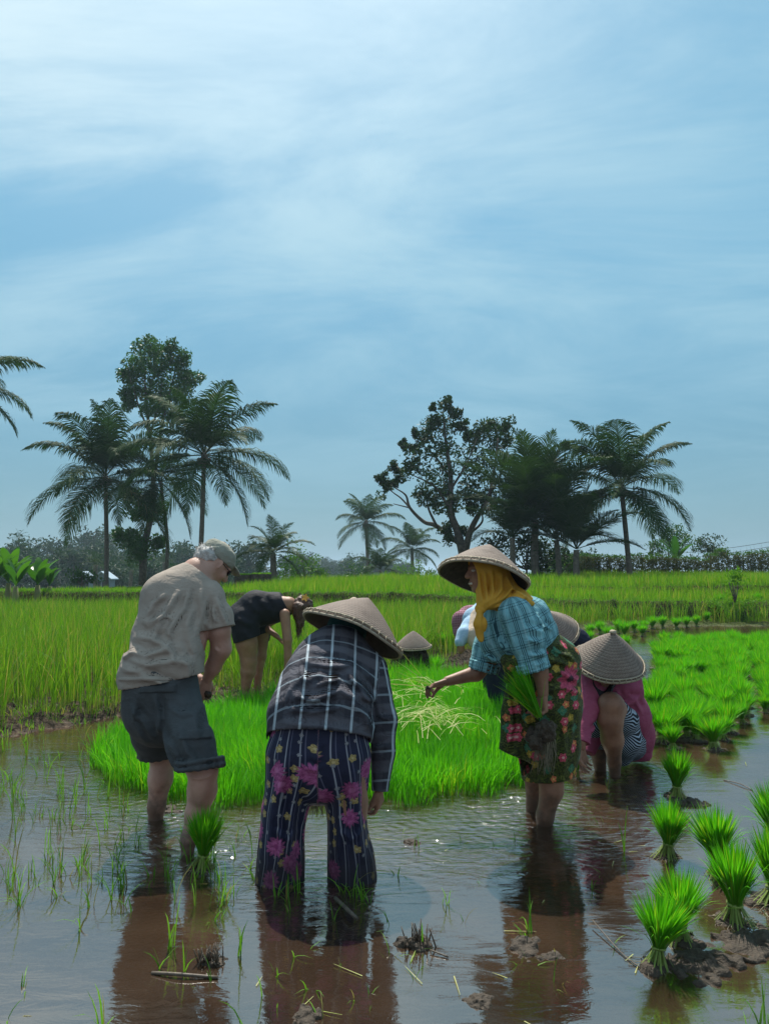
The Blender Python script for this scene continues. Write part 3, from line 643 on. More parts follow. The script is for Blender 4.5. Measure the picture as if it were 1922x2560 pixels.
# the hedge on the right: separate clipped shrubs
rgH = np.random.default_rng(5)
for k, x in enumerate(np.arange(1428, 1945, 27)):
    d = 41.5 + .3 * sin(k); hp = 14 + 9 * rgH.uniform() + (7 if x > 1760 else 0); c = P(x, 1424 - hp * .5, d); yb0 = hz(c[0], c[1])
    b0 = np.array([c[0], d, yb0]); top_z = P(x, 1424 - 2 * hp * .95, d)[2]
    t = thing('hedge_shrub', 'brown and green clipped shrub of the hedge along the right field edge', 'shrub', tuple(b0), 'hedge shrubs along the right field edge')
    hh = top_z - yb0; n = 300
    v = np.c_[c[0] + rgH.uniform(-.36, .36, n), d + rgH.uniform(-.3, .3, n), yb0 + rgH.uniform(0, 1, n) ** .8 * hh]
    vs = np.concatenate([leaves(q_, .1, 3, .12, rgH) for q_ in v]); hn = (vs[:, 2] - yb0) / hh
    mk('foliage', vs, np.arange(len(vs)).reshape(-1, 4), M_HEDGE, t, False, {'rnd': np.where(hn > .88, .95, np.repeat(rgH.uniform(0, .87, len(vs) // 4), 4))})
    N = 26; bb = np.c_[c[0] + rgH.uniform(-.38, .38, N), d + rgH.uniform(-.3, .3, N), np.full(N, yb0)]
    v, q, r, l = blades(bb, hh * RG.uniform(.7, 1.35, N), .15, .03, 2); mk('twig', v, q, M_HEDGE, t, True, {'rnd': r * .8})
# little shrub with bare stems on the bund
b0 = P(1625 + 210, 1480, 21.5); b0[2] = hz(b0[0], b0[1])
t = thing('sapling', 'thin bare stemmed sapling with a small leafy top standing on the right bund', 'sapling', tuple(b0))
mk('stem', *join([tube(np.array([b0, b0 + [.05 * s_, 0, .3], b0 + [.12 * s_ - .02, .03 * s_, .62]]), [.02, .016, .01], 6) for s_ in (-1.2, -.4, .3, 1.2)]), M_BARK2, t)
crown('foliage', [(b0 + [dx, 0, dz], .13) for dx, dz in ((-.1, .68), (.1, .72), (0, .82), (.02, .92))], 8, .10, M_BUND, t, 9)
bush('shrub', 'dark weedy mound of leaves on the right bund below the sapling', 'shrub', [(1830, 1505, 18), (1860, 1515, 20), (1800, 1515, 14), (1840, 1530, 20)], 21.2, 46, .07, M_BUND, 41)
# two grassy topped earth stumps
M_EARTH = plain('dark_earth', (.035, .028, .02), (.085, .068, .048), 8, .95, .8, 20)
for (x0, x1, y0, y1, lb) in ((588, 624, 1436, 1456, 'lower mossy earth block behind the capped man'), (628, 676, 1434, 1457, 'wider mossy earth block below the squat palm')):
    a = P(x0, y1, 33); c = P(x1, y0, 33); s = Sd(.03); zc = hz(a[0], 33.0)
    for u in (.2, .5, .8): s.cap([a[0] + (c[0] - a[0]) * u, 33.2, zc], [a[0] + (c[0] - a[0]) * u, 33.2, c[2] - .1], .2, .19)
    s.cut([0, 0, c[2]], (0, 0, 1)); s.noise(.04, 6); v, f = s.mesh(.035)
    t = thing('earth_block', lb, 'earth block', (float(a[0]), 33.2, float(zc))); mk('body', v, f, M_EARTH, t)
    N = 700; bb = np.c_[RG.uniform(a[0], c[0], N), 33.2 + RG.uniform(-.2, .2, N), np.full(N, c[2] - .03)]; v, q, r, l = blades(bb, RG.uniform(.04, .12, N), .5, .02, 2); mk('moss', v, q, M_BUND, t, True, {'rnd': r, 'len': l})

# the far wood: a few kinds of tree, copied
protos = []
for k in range(5):
    rg = np.random.default_rng(60 + k); t = thing('wood_tree', 'hazy dark green tree in the distant wood', 'tree', (0, 0, 0), 'trees of the distant wood')
    hgt = 7 + k * .8; mk('trunk', *tube(np.array([[0, 0, -2], [.1, 0, hgt * .4], [0, .1, hgt * .8]]), [.3, .22, .08], 7), M_BARK2, t)
    cls = [((rg.normal(0, 1.7), rg.normal(0, 1.5), hgt * (.4 + .55 * rg.uniform())), rg.uniform(.9, 1.7)) for _ in range(13)] + [((0, 0, hgt * .95), 1.2)]
    crown('crown', cls, 22, .62, M_FAR, t, 70 + k, .1); protos.append(t)
rg = np.random.default_rng(8); used = set()
for k in range(105):
    if k < 68: x = rg.uniform(-40, 620); d = rg.uniform(95, 210); top = 1376 + rg.normal(0, 13) + (14 if x > 330 else 0)
    elif k < 96: x = rg.uniform(600, 1110); d = rg.uniform(140, 330); top = 1404 + rg.normal(0, 7)
    else: x = rg.uniform(1360, 1500); d = rg.uniform(80, 120); top = 1408 + rg.normal(0, 6)
    if d < 125 and x < 620: top += 22
    pt = P(x, top, d); z0 = float(hz(pt[0], d)); sc = max(.35, (pt[2] - z0) / 9.5); pr = protos[k % 5]
    if k % 5 not in used: used.add(k % 5); pr.location = (pt[0], d, z0); pr.rotation_euler = (0, 0, rg.uniform(0, 6)); pr.scale = (sc, sc, sc)
    else: dup(pr, (pt[0], d, z0), rg.uniform(0, 6), sc)

# two little houses in the wood
M_WALLP = plain('pale_blue_plaster', (.16, .21, .25), (.21, .26, .30), 3, .8, .1); M_ROOF = plain('zinc_roof', (.30, .38, .45), (.40, .48, .54), 5, .5, .2, 40)
m, b = new_mat('dark_window'); M_WIN = m; b.out(pbr(b, (.03, .035, .04), .2))
def house(px, py, d, wpx, hpx, label):
    c = P(px, py, d); s = d / F; w_ = wpx * s / 2; h_ = hpx * s * .55; dp = w_ * .8; z0 = c[2] - 1.2
    t = thing('house', label, 'house', (float(c[0]), d, float(z0)))
    x0, x1, y0, y1, z1 = c[0] - w_ * .86, c[0] + w_ * .86, d - dp, d + dp, c[2] + h_
    zr = z1 + hpx * s * .5
    mk('wall', [(x0, y0, z0), (x1, y0, z0), (x1, y1, z0), (x0, y1, z0), (x0, y0, z1), (x1, y0, z1), (x1, y1, z1), (x0, y1, z1), (c[0], y0, zr - .05), (c[0], y1, zr - .05)], [np.array([[0, 1, 5, 4], [1, 2, 6, 5], [2, 3, 7, 6], [3, 0, 4, 7]]), np.array([[4, 5, 8], [6, 7, 9]])], M_WALLP, t, False)
    rv = []
    for s_ in (-1, 1): rv += [(c[0], y0 - .4, zr), (c[0], y1 + .4, zr), (c[0] + s_ * w_ * 1.12, y1 + .4, z1 - .25), (c[0] + s_ * w_ * 1.12, y0 - .4, z1 - .25)]
    rv = np.array(rv); rv2 = rv + [0, 0, .12]; allv = np.concatenate([rv, rv2]); fs = []
    for o in (0, 4): fs += [[o, o + 1, o + 2, o + 3], [o + 8, o + 9, o + 10, o + 11], [o, o + 3, o + 11, o + 8], [o + 2, o + 3, o + 11, o + 10], [o + 1, o + 2, o + 10, o + 9]]
    mk('roof', allv, np.array(fs), M_ROOF, t, False)
    for dx in (-.45, .35):
        a = c[0] + dx * w_; mk('window', [(a - .35, y0 - .03, z1 - 1.3), (a + .35, y0 - .03, z1 - 1.3), (a + .35, y0 - .03, z1 - .4), (a - .35, y0 - .03, z1 - .4), (a - .35, y0 + .02, z1 - 1.3), (a + .35, y0 + .02, z1 - 1.3), (a + .35, y0 + .02, z1 - .4), (a - .35, y0 + .02, z1 - .4)], np.array([[0, 1, 2, 3], [0, 4, 5, 1], [2, 6, 7, 3], [1, 5, 6, 2], [0, 3, 7, 4]]), M_WIN, t, False)
house(262, 1458, 88, 46, 26, 'pale blue house with a metal roof behind the tall left palm trunk')
house(214, 1456, 92, 38, 24, 'smaller pale house left of the other house, half hidden by bushes')
# wires
M_WIRE = plain('power_cable', (.06, .07, .08), (.09, .1, .11), 3)
for lb, a, c in (('upper power cable crossing the sky at the right edge', (1400, 1385, 70), (2100, 1318, 60)), ('lower power cable crossing the sky at the right edge', (1400, 1398, 70), (2100, 1330, 60))):
    A, B_ = P(*a), P(*c); pts = np.array([A + (B_ - A) * u - np.array([0, 0, .9 * 4 * u * (1 - u)]) for u in np.linspace(0, 1, 14)])
    tag(mk('power_cable', *tube(pts, .018, 5), M_WIRE), lb, 'cable')

# ------------------------------------------------------------------ cloth and skin
def skin(name, c1, c2):
    m, b = new_mat(name); o = b.obj(); n = b.noise(o, 14, 5); n2 = b.noise(o, 90, 3)
    gz = b.xyz(b.n('ShaderNodeNewGeometry', out=0))[2]; mud = b.mr(b.m('ADD', gz, b.m('MULTIPLY', b.m('SUBTRACT', b.noise(o, 17, 5), .5), .35)), .20, .06)
    b.out(pbr(b, b.mix(b.m('MULTIPLY', mud, .8), b.mix(b.mr(n, .3, .7), c1, c2), (.085, .055, .038)), .52, b.bump(b.m('ADD', n2, b.m('MULTIPLY', n, .6)), .22, .006), .35)); return m
SK_MAN = skin('pale_skin', (.40, .22, .16), (.52, .31, .24)); SK_LADY = skin('tan_skin', (.26, .125, .075), (.34, .175, .105)); SK_LOCAL = skin('brown_skin', (.21, .10, .062), (.31, .16, .10))
def clothmat(name, fn, rough=.85, wr=.35, ws=16, sheen=.0):
    """fn(builder, pat vector outputs, object coords) -> colour socket"""
    m, b = new_mat(name); o = b.obj(); pv = b.attr('pat', 1); px = b.xyz(pv)
    c = fn(b, px, o)
    w1 = b.noise(b.scl(o, (1, 1, 1.6)), ws, 4, .55, 1.2); w2 = b.noise(o, 260, 2)
    nb = b.bump(w1, wr, .025); nb = b.bump(w2, .12, .004, nb)
    b.out(pbr(b, c, rough, nb, .2)); return m
def flat(c1, c2, s=9): return lambda b, p, o: b.mix(b.mr(b.noise(o, s, 5), .3, .7), c1, c2)
def lines(b, x, period, width, off=0.0):
    f = b.m('FRACT', b.m('ADD', b.m('DIVIDE', x, period), off)); d = b.m('ABSOLUTE', b.m('SUBTRACT', f, .5))
    return b.mr(d, width / period * .5, width / period * .5 * .7)
def plaid_dark(b, p, o):
    c = b.mix(b.noise(o, 40, 3), (.030, .029, .038), (.052, .050, .062))
    c = b.mix(b.m('MULTIPLY', lines(b, p[1], .132, .062, .2), .55), c, (.13, .125, .145))
    c = b.mix(b.m('MULTIPLY', lines(b, p[0], .116, .05, .52), .3), c, (.11, .11, .13))
    c = b.mix(b.m('MULTIPLY', lines(b, p[1], .132, .012, .72), .6), c, (.30, .35, .39))
    return b.mix(b.m('MULTIPLY', lines(b, p[0], .116, .0135, .02), .85), c, (.43, .49, .53))
def plaid_blue(b, p, o):
    c = b.mix(b.noise(o, 20, 3), (.17, .39, .44), (.23, .47, .51)); dk = (.018, .055, .075)
    for k in (-.011, 0, .011): c = b.mix(b.m('MULTIPLY', lines(b, b.m('ADD', p[0], k), .066, .0052), .85), c, dk)
    for k in (-.007, .007): c = b.mix(b.m('MULTIPLY', lines(b, b.m('ADD', p[1], k), .075, .005), .6), c, dk)
    return b.mix(b.m('MULTIPLY', lines(b, p[0], .066, .006, .5), .35), c, (.5, .75, .8))
def flowers(b, p, c, scale, R, petals, col, cen, chance, seed, soft=.08):
    """flowers scattered over the cloth: one in some of the cells"""
    v = b.vec(b.m('ADD', b.m('MULTIPLY', p[0], scale), seed), b.m('MULTIPLY', p[1], scale), 0.0)
    nd = b.n('ShaderNodeTexVoronoi', {'Vector': v, 'Scale': 1.0, 'Randomness': .75}, None, voronoi_dimensions='2D')
    dv = b.n('ShaderNodeVectorMath', {0: v, 1: nd.outputs['Position']}, operation='SUBTRACT'); dx = b.xyz(dv)
    an = b.m('ARCTAN2', dx[1], dx[0]); rr = b.m('MULTIPLY', R, b.m('ADD', .86, b.m('MULTIPLY', .14, b.m('COSINE', b.m('MULTIPLY', an, petals)))))
    col = b.mix(b.mr(b.noise(v, 9, 3), .35, .65), tuple(x * .72 for x in col), tuple(min(1, x * 1.35 + .03) for x in col))
    q = b.m('DIVIDE', nd.outputs['Distance'], rr); on = b.m('GREATER_THAN', b.xyz(nd.outputs['Color'])[0], 1 - chance)
    f = b.m('MULTIPLY', b.mr(q, 1 + soft, 1 - soft), on)
    pet = b.mix(b.mr(b.m('COSINE', b.m('MULTIPLY', an, petals * 2)), -1, 1, .0, .55), col, b.mix(1.0, col, (.55, .5, .5), 'MULTIPLY'))
    pet = b.mix(b.mr(q, .34, .26), pet, cen)
    return b.mix(f, c, pet)
def floral_navy(b, p, o):
    c = b.mix(b.noise(o, 25, 3), (.010, .012, .030), (.020, .022, .052))
    wob = b.m('ADD', p[0], b.m('MULTIPLY', b.m('SINE', b.m('MULTIPLY', p[1], 18)), .004))
    c = b.mix(b.m('MULTIPLY', lines(b, wob, .052, .0055), .75), c, (.36, .36, .41))
    c = b.mix(b.m('MULTIPLY', lines(b, wob, .052, .004, .3), .5), c, (.16, .16, .24))
    c = flowers(b, p, c, 16, .30, 5, (.36, .27, .10), (.5, .4, .2), .42, 3.7)
    c = flowers(b, p, c, 22, .20, 6, (.20, .20, .22), (.3, .3, .3), .35, 9.1)
    c = flowers(b, p, c, 9.0, .42, 14, (.33, .07, .20), (.46, .15, .30), .40, 1.2, .12)
    c = flowers(b, p, c, 8.6, .38, 12, (.38, .09, .24), (.26, .05, .16), .36, 6.4, .14)
    gz = b.xyz(b.n('ShaderNodeNewGeometry', out=0))[2]; wet = b.mr(b.m('ADD', gz, b.m('MULTIPLY', b.noise(o, 8, 4), .2)), .30, .16)
    return b.mix(b.m('MULTIPLY', wet, .7), c, (.018, .014, .014))
def floral_green(b, p, o):
    n = b.noise(b.vec(p[0], p[1], 0.0), 34, 4, .6, 2.5)
    c = b.mix(b.mr(n, .44, .56), (.016, .019, .007), (.062, .080, .015))
    c = b.mix(b.mr(b.noise(b.vec(p[0], p[1], 3.0), 20, 3, .5, 3), .60, .66), c, (.13, .15, .035))
    c = flowers(b, p, c, 11, .30, 4, (.035, .16, .085), (.1, .2, .1), .4, 5.2)
    c = flowers(b, p, c, 13, .30, 5, (.38, .27, .03), (.55, .4, .08), .3, 2.1)
    c = flowers(b, p, c, 14, .31, 5, (.62, .17, .07), (.7, .5, .12), .22, 7.7)
    c = flowers(b, p, c, 12.5, .33, 6, (.60, .075, .13), (.75, .45, .4), .26, 4.4)
    return flowers(b, p, c, 5.2, .40, 10, (.50, .07, .14), (.04, .02, .03), .15, 11.3)
def stripes_bw(b, p, o):
    wob = b.m('ADD', p[0], b.m('MULTIPLY', b.noise(o, 9, 2), .03))
    return b.mix(lines(b, wob, .0135, .006), (.015, .017, .025), (.38, .46, .56))
def check_maroon(b, p, o):
    return b.mix(b.m('MULTIPLY', b.m('MAXIMUM', lines(b, p[0], .018, .006), lines(b, p[1], .018, .006)), .6), (.18, .045, .07), (.42, .28, .32))
C_TEE = clothmat('taupe_cotton', flat((.31, .255, .21), (.37, .31, .26)), .9, .35, 14)
C_SHORT = clothmat('charcoal_cotton', flat((.055, .062, .066), (.078, .086, .092)), .85, .4, 14)
C_PLAID = clothmat('dark_plaid_cloth', plaid_dark, .9, .45, 18)
C_FLORAL = clothmat('navy_floral_cloth', floral_navy, .7, .3, 10)
C_BLUE = clothmat('teal_checked_cloth', plaid_blue, .85, .35, 20)
C_SARONG = clothmat('green_floral_batik', floral_green, .6, .3, 14)
C_YEL = clothmat('mustard_scarf_cloth', flat((.56, .29, .032), (.66, .36, .05)), .75, .25, 14)
C_PINK = clothmat('rose_pink_cloth', flat((.29, .058, .115), (.37, .085, .155)), .8, .4, 16)
C_STRIPE = clothmat('striped_skirt_cloth', stripes_bw, .8, .3, 18)
C_BLACK = clothmat('black_jersey', flat((.010, .010, .014), (.020, .020, .026)), .75, .3, 14)
C_GREEN = clothmat('dark_green_scarf_cloth', flat((.012, .050, .048), (.02, .07, .065)), .8, .4, 16)
C_NAVY = clothmat('navy_cloth', flat((.014, .016, .034), (.022, .025, .05)), .8, .4, 16)
C_MAROON = clothmat('maroon_checked_cloth', check_maroon, .85, .35, 18)
C_DENIM = clothmat('light_blue_cloth', flat((.28, .42, .56), (.36, .50, .62), 30), .85, .35, 18)
C_BEIGE = clothmat('beige_cloth', flat((.42, .33, .25), (.50, .40, .31)), .85, .3, 14)
C_CAP = clothmat('faded_olive_cap_cloth', flat((.24, .24, .195), (.31, .31, .255), 18), .9, .4, 26)
M_GREY = plain('grey_hair', (.34, .32, .30), (.62, .60, .57), 70, .7, .6, 90)
M_BROWNH = plain('brown_hair', (.045, .022, .014), (.13, .06, .035), 60, .55, .6, 90, .4)
m, b = new_mat('eye_white'); M_EYE = m; b.out(pbr(b, (.6, .57, .53), .25))
m, b = new_mat('teeth'); M_TEETH = m; b.out(pbr(b, (.72, .68, .60), .3))
m, b = new_mat('dark_glass'); M_GLASS = m; b.out(pbr(b, (.01, .01, .012), .12, None, .6))
m, b = new_mat('orange_petal'); M_PETAL = m; b.out(pbr(b, b.mix(b.noise(b.obj(), 30, 2), (.75, .30, .04), (.85, .50, .12)), .5))
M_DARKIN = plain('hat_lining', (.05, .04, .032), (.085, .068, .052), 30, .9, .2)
m, b = new_mat('woven_bamboo'); M_HAT = m
p = b.xyz(b.attr('pat', 1)); o = b.obj()
row = b.m('FLOOR', b.m('MULTIPLY', p[1], 54.0)); ua = b.m('ADD', b.m('MULTIPLY', p[0], 54.0), b.m('MULTIPLY', row, .34))
fa = b.m('FRACT', ua); ca = b.m('FLOOR', ua); fr_ = b.m('FRACT', b.m('MULTIPLY', p[1], 54.0))
hb = b.m('MULTIPLY', b.m('SINE', b.m('MULTIPLY', fa, pi)), b.m('SINE', b.m('MULTIPLY', fr_, pi)))
cr = b.n('ShaderNodeTexWhiteNoise', {0: b.vec(ca, row, 0.0)}, 0, noise_dimensions='2D')
c = b.mix(b.mr(b.noise(o, 7, 4), .3, .7), (.19, .145, .115), (.30, .24, .195))
c = b.mix(b.m('MULTIPLY', cr, .5), c, (.36, .30, .25)); c = b.mix(b.mr(b.n('ShaderNodeObjectInfo', out=5), 0, 1, 0, .45), c, (.16, .115, .095)); c = b.mix(b.mr(hb, .35, .0, 0, .7), c, (.075, .055, .045)); c = b.mix(b.mr(b.noise(o, 11, 6, .65), .52, .7, 0, .55), c, (.11, .085, .07))
b.out(pbr(b, c, .75, b.bump(hb, .4, .005), .2))
M_BAND = plain('rattan_band', (.30, .24, .17), (.45, .38, .28), 60, .7, .5, 120)

def hat(centre, axis_, R, L, parent, name='conical_hat', knob=False):
    """woven cone: centre of the brim, axis to the apex; the thing hat > band"""
    a = unit(axis_); u = unit(np.cross(a, [.3, 1, .1])); v_ = np.cross(a, u); n = 72; rows = 16; c = np.asarray(centre)
    tt = np.linspace(0, 1, rows + 1); V, pat = [], []
    th = np.linspace(0, 2 * pi, n, endpoint=False)
    rg = np.random.default_rng(int(R * 1e5)); wob = .004 * np.sin(th * 3 + rg.uniform(0, 6)) + .003 * np.sin(th * 5 + rg.uniform(0, 6))
    def ring(r, h): return c + (np.cos(th)[:, None] * u + np.sin(th)[:, None] * v_) * r + a * (h + wob[:, None] * r / R)
    for t in tt:
        r = .006 + (R - .006) * t; hgt = L * (1 - t ** 1.06) + .012 * sin(pi * t) - .012 * max(0, t - .9) * 10
        V.append(ring(r, hgt)); pat.append(np.stack([th * r, np.full(n, t * R * 1.25), np.zeros(n)], -1))
    for t in tt[::-1]:
        r = .003 + (R - .010) * t; hgt = L * (1 - t ** 1.06) + .012 * sin(pi * t) - .012 * max(0, t - .9) * 10 - .007
        V.append(ring(r, hgt)); pat.append(np.stack([th * r, np.full(n, t * R * 1.25), np.zeros(n)], -1))
    m_ = len(V); i, j = np.meshgrid(np.arange(m_ - 1), np.arange(n), indexing='ij'); j2 = (j + 1) % n
    q = np.stack([i * n + j, (i + 1) * n + j, (i + 1) * n + j2, i * n + j2], -1)
    ho = mk(name, np.concatenate(V), [q.reshape(-1, 4), np.arange(n)[None]], M_HAT, parent, True, {'pat': np.concatenate(pat)}) if parent is not None else None
    if ho is None: ho = mk(name, np.concatenate(V), [q.reshape(-1, 4), np.arange(n)[None]], M_HAT, None, True, {'pat': np.concatenate(pat)}, tuple(c))
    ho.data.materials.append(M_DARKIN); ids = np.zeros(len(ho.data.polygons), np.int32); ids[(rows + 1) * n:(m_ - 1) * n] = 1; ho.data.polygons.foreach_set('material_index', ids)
    rp = np.concatenate([ring(R, -.013), ring(R, -.013)[:1]]); parts = [tube(rp, .0075, 6, False), tube(np.concatenate([ring(R - .004, .008), ring(R - .004, .008)[:1]]), .005, 5, False)]
    for k in range(0, n, 2): x = ring(R + .001, 0)[k]; parts.append(tube(np.array([x + a * .012, x + unit(x - c) * .008 - a * .004, x - a * .02]), .0028, 4))
    mk('rim_band', *join(parts), M_BAND, ho)
    if knob: s = Sd(.01).ell(c + a * (L + .006), (.022, .022, .014), (u, v_, a)); s.noise(.006, 60); mk('knob', *s.mesh(.005), M_BAND, ho)
    return ho

def frame(fwd, up): f = unit(fwd); s = unit(np.cross(f, up)); return f, s, np.cross(s, f)
def head(s, c, fwd, up, sc=1.0, ears=True):
    f, r, u = frame(fwd, up); A = (f, r, u); c = np.asarray(c)
    s.ell(c + (u * .022 - f * .012) * sc, np.array([.100, .077, .102]) * sc, A, .02)
    s.ell(c + (f * .030 - u * .055) * sc, np.array([.066, .057, .072]) * sc, A, .03)
    s.cap(c + (f * .070 - u * .108 - r * .012) * sc, c + (f * .070 - u * .108 + r * .012) * sc, .020 * sc, None, .02)
    s.cap(c + (f * .088 + u * .014) * sc, c + (f * .114 - u * .028) * sc, .009 * sc, .0145 * sc, .012)
    for e in (-1, 1):
        s.cap(c + (f * .108 - u * .033) * sc, c + (f * .100 - u * .032 + r * e * .013) * sc, .009 * sc, .008 * sc, .006)
        s.cap(c + (f * .088 + u * .020 + r * e * .012) * sc, c + (f * .074 + u * .020 + r * e * .046) * sc, .011 * sc, None, .014)
        s.cap(c + (f * .066 - u * .028 + r * e * .040) * sc, c + (f * .066 - u * .028 + r * e * .041) * sc, .024 * sc, None, .02)
        if ears:
            ec = c + (r * e * .080 - f * .004 - u * .005) * sc
            s.ell(ec, np.array([.020, .008, .033]) * sc, (unit(f + u * .15), unit(r * e - f * .35), unit(u - f * .15)), .006)
            s.sub(Sd().ell(ec + r * e * .010 * sc + f * .001, np.array([.010, .006, .018]) * sc, A))
    for z, x, rr in ((-.064, .098, .0085), (-.080, .094, .0095)):
        s.cap(c + (f * (x - .014) + u * z - r * .022) * sc, c + (f * x + u * z) * sc, rr * sc * .7, rr * sc, .006); s.cap(c + (f * x + u * z) * sc, c + (f * (x - .014) + u * z + r * .022) * sc, rr * sc, rr * sc * .7, .006)
    return f, r, u
def hand(wrist, dirv, pn, curl=(.6, .9, .7), sc=1.0, thumb=1, spread=.10, tcurl=.5, wr=.026, fore=None):
    """palm, four unequal bent fingers, a thumb from the side; dirv wrist to knuckles, pn the side the fingers close towards"""
    d = unit(dirv); n = unit(pn - d * (np.asarray(pn) @ d)); sd = np.cross(d, n) * thumb; w_ = np.asarray(wrist, float); s = Sd(.008)
    if fore is not None: s.cap(fore, w_, wr * 1.08, wr * .92, .01)
    kn = [w_ + (d * (.088 - .006 * abs(i - 1)) + sd * (1.5 - i) * .0205) * sc for i in range(4)]
    for i in range(4): s.cap(w_ + (d * .012 + sd * (1.5 - i) * .010) * sc, kn[i], .0155 * sc, .0118 * sc, .012)
    for i, ln in enumerate((.074, .082, .076, .060)):
        p0 = kn[i]; a = 0.0; dd = unit(d + sd * (1.5 - i) * spread); r = (.0098, .0102, .0096, .0085)[i] * sc
        for j, (fr, cu) in enumerate(zip((.46, .30, .24), curl)):
            a += cu * (1 + .10 * (i - 1)); q = p0 + (dd * cos(a) + n * sin(a)) * ln * fr * sc; s.cap(p0, q, r * (1 - .1 * j), r * (.92 - .12 * j), .003 if j else .005); p0 = q
    b0 = w_ + (d * .022 + sd * .024 + n * .004) * sc; b1 = b0 + unit(d * .75 + sd * .55 + n * .30) * .045 * sc
    b2 = b1 + unit(d * .9 + n * tcurl - sd * .05) * .034 * sc; b3 = b2 + unit(d * .8 + n * (tcurl + .35) - sd * .35) * .027 * sc
    s.cap(b0, b1, .0165 * sc, .0125 * sc, .01); s.cap(b1, b2, .0118 * sc, .0105 * sc, .003); s.cap(b2, b3, .0105 * sc, .008 * sc, .003)
    return s.mesh(.0033)
def cyl(a, c, ref=(0, -1, 0), R0=None):
    a, c = np.asarray(a, float), np.asarray(c, float); ax = unit(c - a); r0 = unit(np.asarray(ref, float) - ax * (np.asarray(ref) @ ax)); s0 = np.cross(ax, r0)
    def fn(v):
        q = v - a; al = q @ ax; x, y = q @ s0, q @ r0; return np.stack([np.arctan2(x, y) * (R0 or (np.median(np.hypot(x, y)) if len(q) else 1)), al, np.zeros(len(q))], -1)
    return fn
def lin(o_, u, w_, kn=.45):
    o_ = np.asarray(o_, float); u = unit(u); w_ = np.asarray(w_, float); w_ = unit(w_ - u * (w_ @ u)); nn = np.cross(u, w_)
    return lambda v: np.stack([(v - o_) @ u + kn * ((v - o_) @ nn), (v - o_) @ w_, np.zeros(len(v))], -1)
def segd(v, a, c):
    ba = c - a; t = np.clip((v - a) @ ba / (ba @ ba), 0, 1); return np.linalg.norm(v - a - t[:, None] * ba, axis=1)
def garment(name, s, mat, parent, h=.0065, pats=None):
    """pats: list of (a, c, radius, patfn): each point takes the pattern of the limb nearest to it"""
    v, f = s.mesh(h)
    if pats is None: pat = np.zeros((len(v), 3)); pat[:, 0] = v[:, 0]; pat[:, 1] = v[:, 2]
    elif callable(pats): pat = pats(v)
    else:
        ds = np.stack([segd(v, a, c) - r for a, c, r, _ in pats], 1); k = ds.argmin(1); pat = np.zeros((len(v), 3))
        for i, pf in enumerate(pats):
            if (k == i).any(): pat[k == i] = pf[3](v[k == i])
    return mk(name, v, f, mat, parent, True, {'pat': pat})
def roots(c, n, L, rg, spread=.05):
    parts = []
    for k in range(n):
        a = rg.uniform(0, 6.3); p0 = c + np.array([cos(a), sin(a), 0]) * rg.uniform(0, spread); q = p0 + np.array([rg.normal(0, .02), rg.normal(0, .02), -L * rg.uniform(.4, 1)])
        parts.append(tube(spline([p0, p0 * .5 + q * .5 + rg.normal(0, .012, 3), q], 3), np.linspace(.0026, .001, 7), 4))
    return join(parts)

# ------------------------------------------------------------------ the man in the cap
gm = G(435, 2075)
man = thing('person', 'stooping man in a taupe t-shirt, charcoal cargo shorts and faded cap, seen from behind', 'person', (gm[0], gm[1], 0.0))
s = Sd(.03); fy = .74
s.ch([(404, 1735, 4.26, 70), (430, 1600, 4.35, 78), (455, 1500, 4.45, 78)], .06, fy)                    # trunk
s.ch([(455, 1500, 4.45, 60), (492, 1432, 4.5, 34), (528, 1415, 4.55, 30)], .04)                          # neck
hf = (.60, .46, -.68); hu = (.58, .34, .74); hc = P(537, 1407, 4.58); f_, r_, u_ = head(s, hc, hf, hu, 1.06)
s.ch([(400, 1478, 4.4, 36), (522, 1492, 4.45, 36)], .05)
s.ch([(528, 1500, 4.42, 30), (549, 1575, 4.40, 27), (553, 1622, 4.42, 25), (533, 1668, 4.46, 19), (519, 1697, 4.48, 13)], .02)
s.ch([(392, 1500, 4.5, 28), (400, 1600, 4.75, 24), (470, 1680, 4.8, 18), (500, 1700, 4.75, 13)], .02)
s.ch([(447, 1745, 4.2, 46), (497, 1895, 4.02, 40), (508, 1925, 4.0, 34), (506, 1975, 4.02, 33.5), (492, 2035, 4.02, 26), (471, 2100, 3.99, 17), (468, 2150, 3.98, 15)], .03)
s.ch([(368, 1745, 4.3, 46), (392, 1862, 4.48, 36), (408, 1890, 4.5, 29), (402, 1945, 4.52, 28), (392, 2015, 4.52, 20), (388, 2060, 4.52, 17)], .03)
s.ell(P(503, 1962, 3.97), (.052, .05, .085), None, .03); s.ell(P(400, 1940, 4.47), (.045, .045, .08), None, .03); s.fold([(478, 1932), (510, 1936), (540, 1930)], 4, 3, .004); s.fold([(540, 1618), (552, 1628)], 4.4, 4, .004)
body = s.mesh(.0065)
wr = P(517, 1698, 4.48); h1 = hand(wr, (-.22, .1, -.95), (-.5, .8, 0), (.55, .8, .6), 1.05, 1, .05)
mk('body', *join([body, h1]), SK_MAN, man)
s = Sd(.05)
s.ch([(402, 1720, 4.22, 99), (408, 1690, 4.24, 97), (428, 1590, 4.34, 89), (448, 1520, 4.42, 84), (470, 1472, 4.46, 62)], .06, .76)
s.ch([(412, 1490, 4.40, 56), (512, 1502, 4.45, 50)], .06); s.ch([(470, 1470, 4.46, 52), (494, 1438, 4.5, 36)], .05)
s.ch([(520, 1500, 4.43, 44), (541, 1545, 4.41, 41), (553, 1590, 4.40, 42)], .03); s.ch([(398, 1500, 4.46, 40), (392, 1570, 4.6, 38)], .03)
s.ch([(300, 1702, 4.2, 5), (318, 1640, 4.25, 6)], .05)
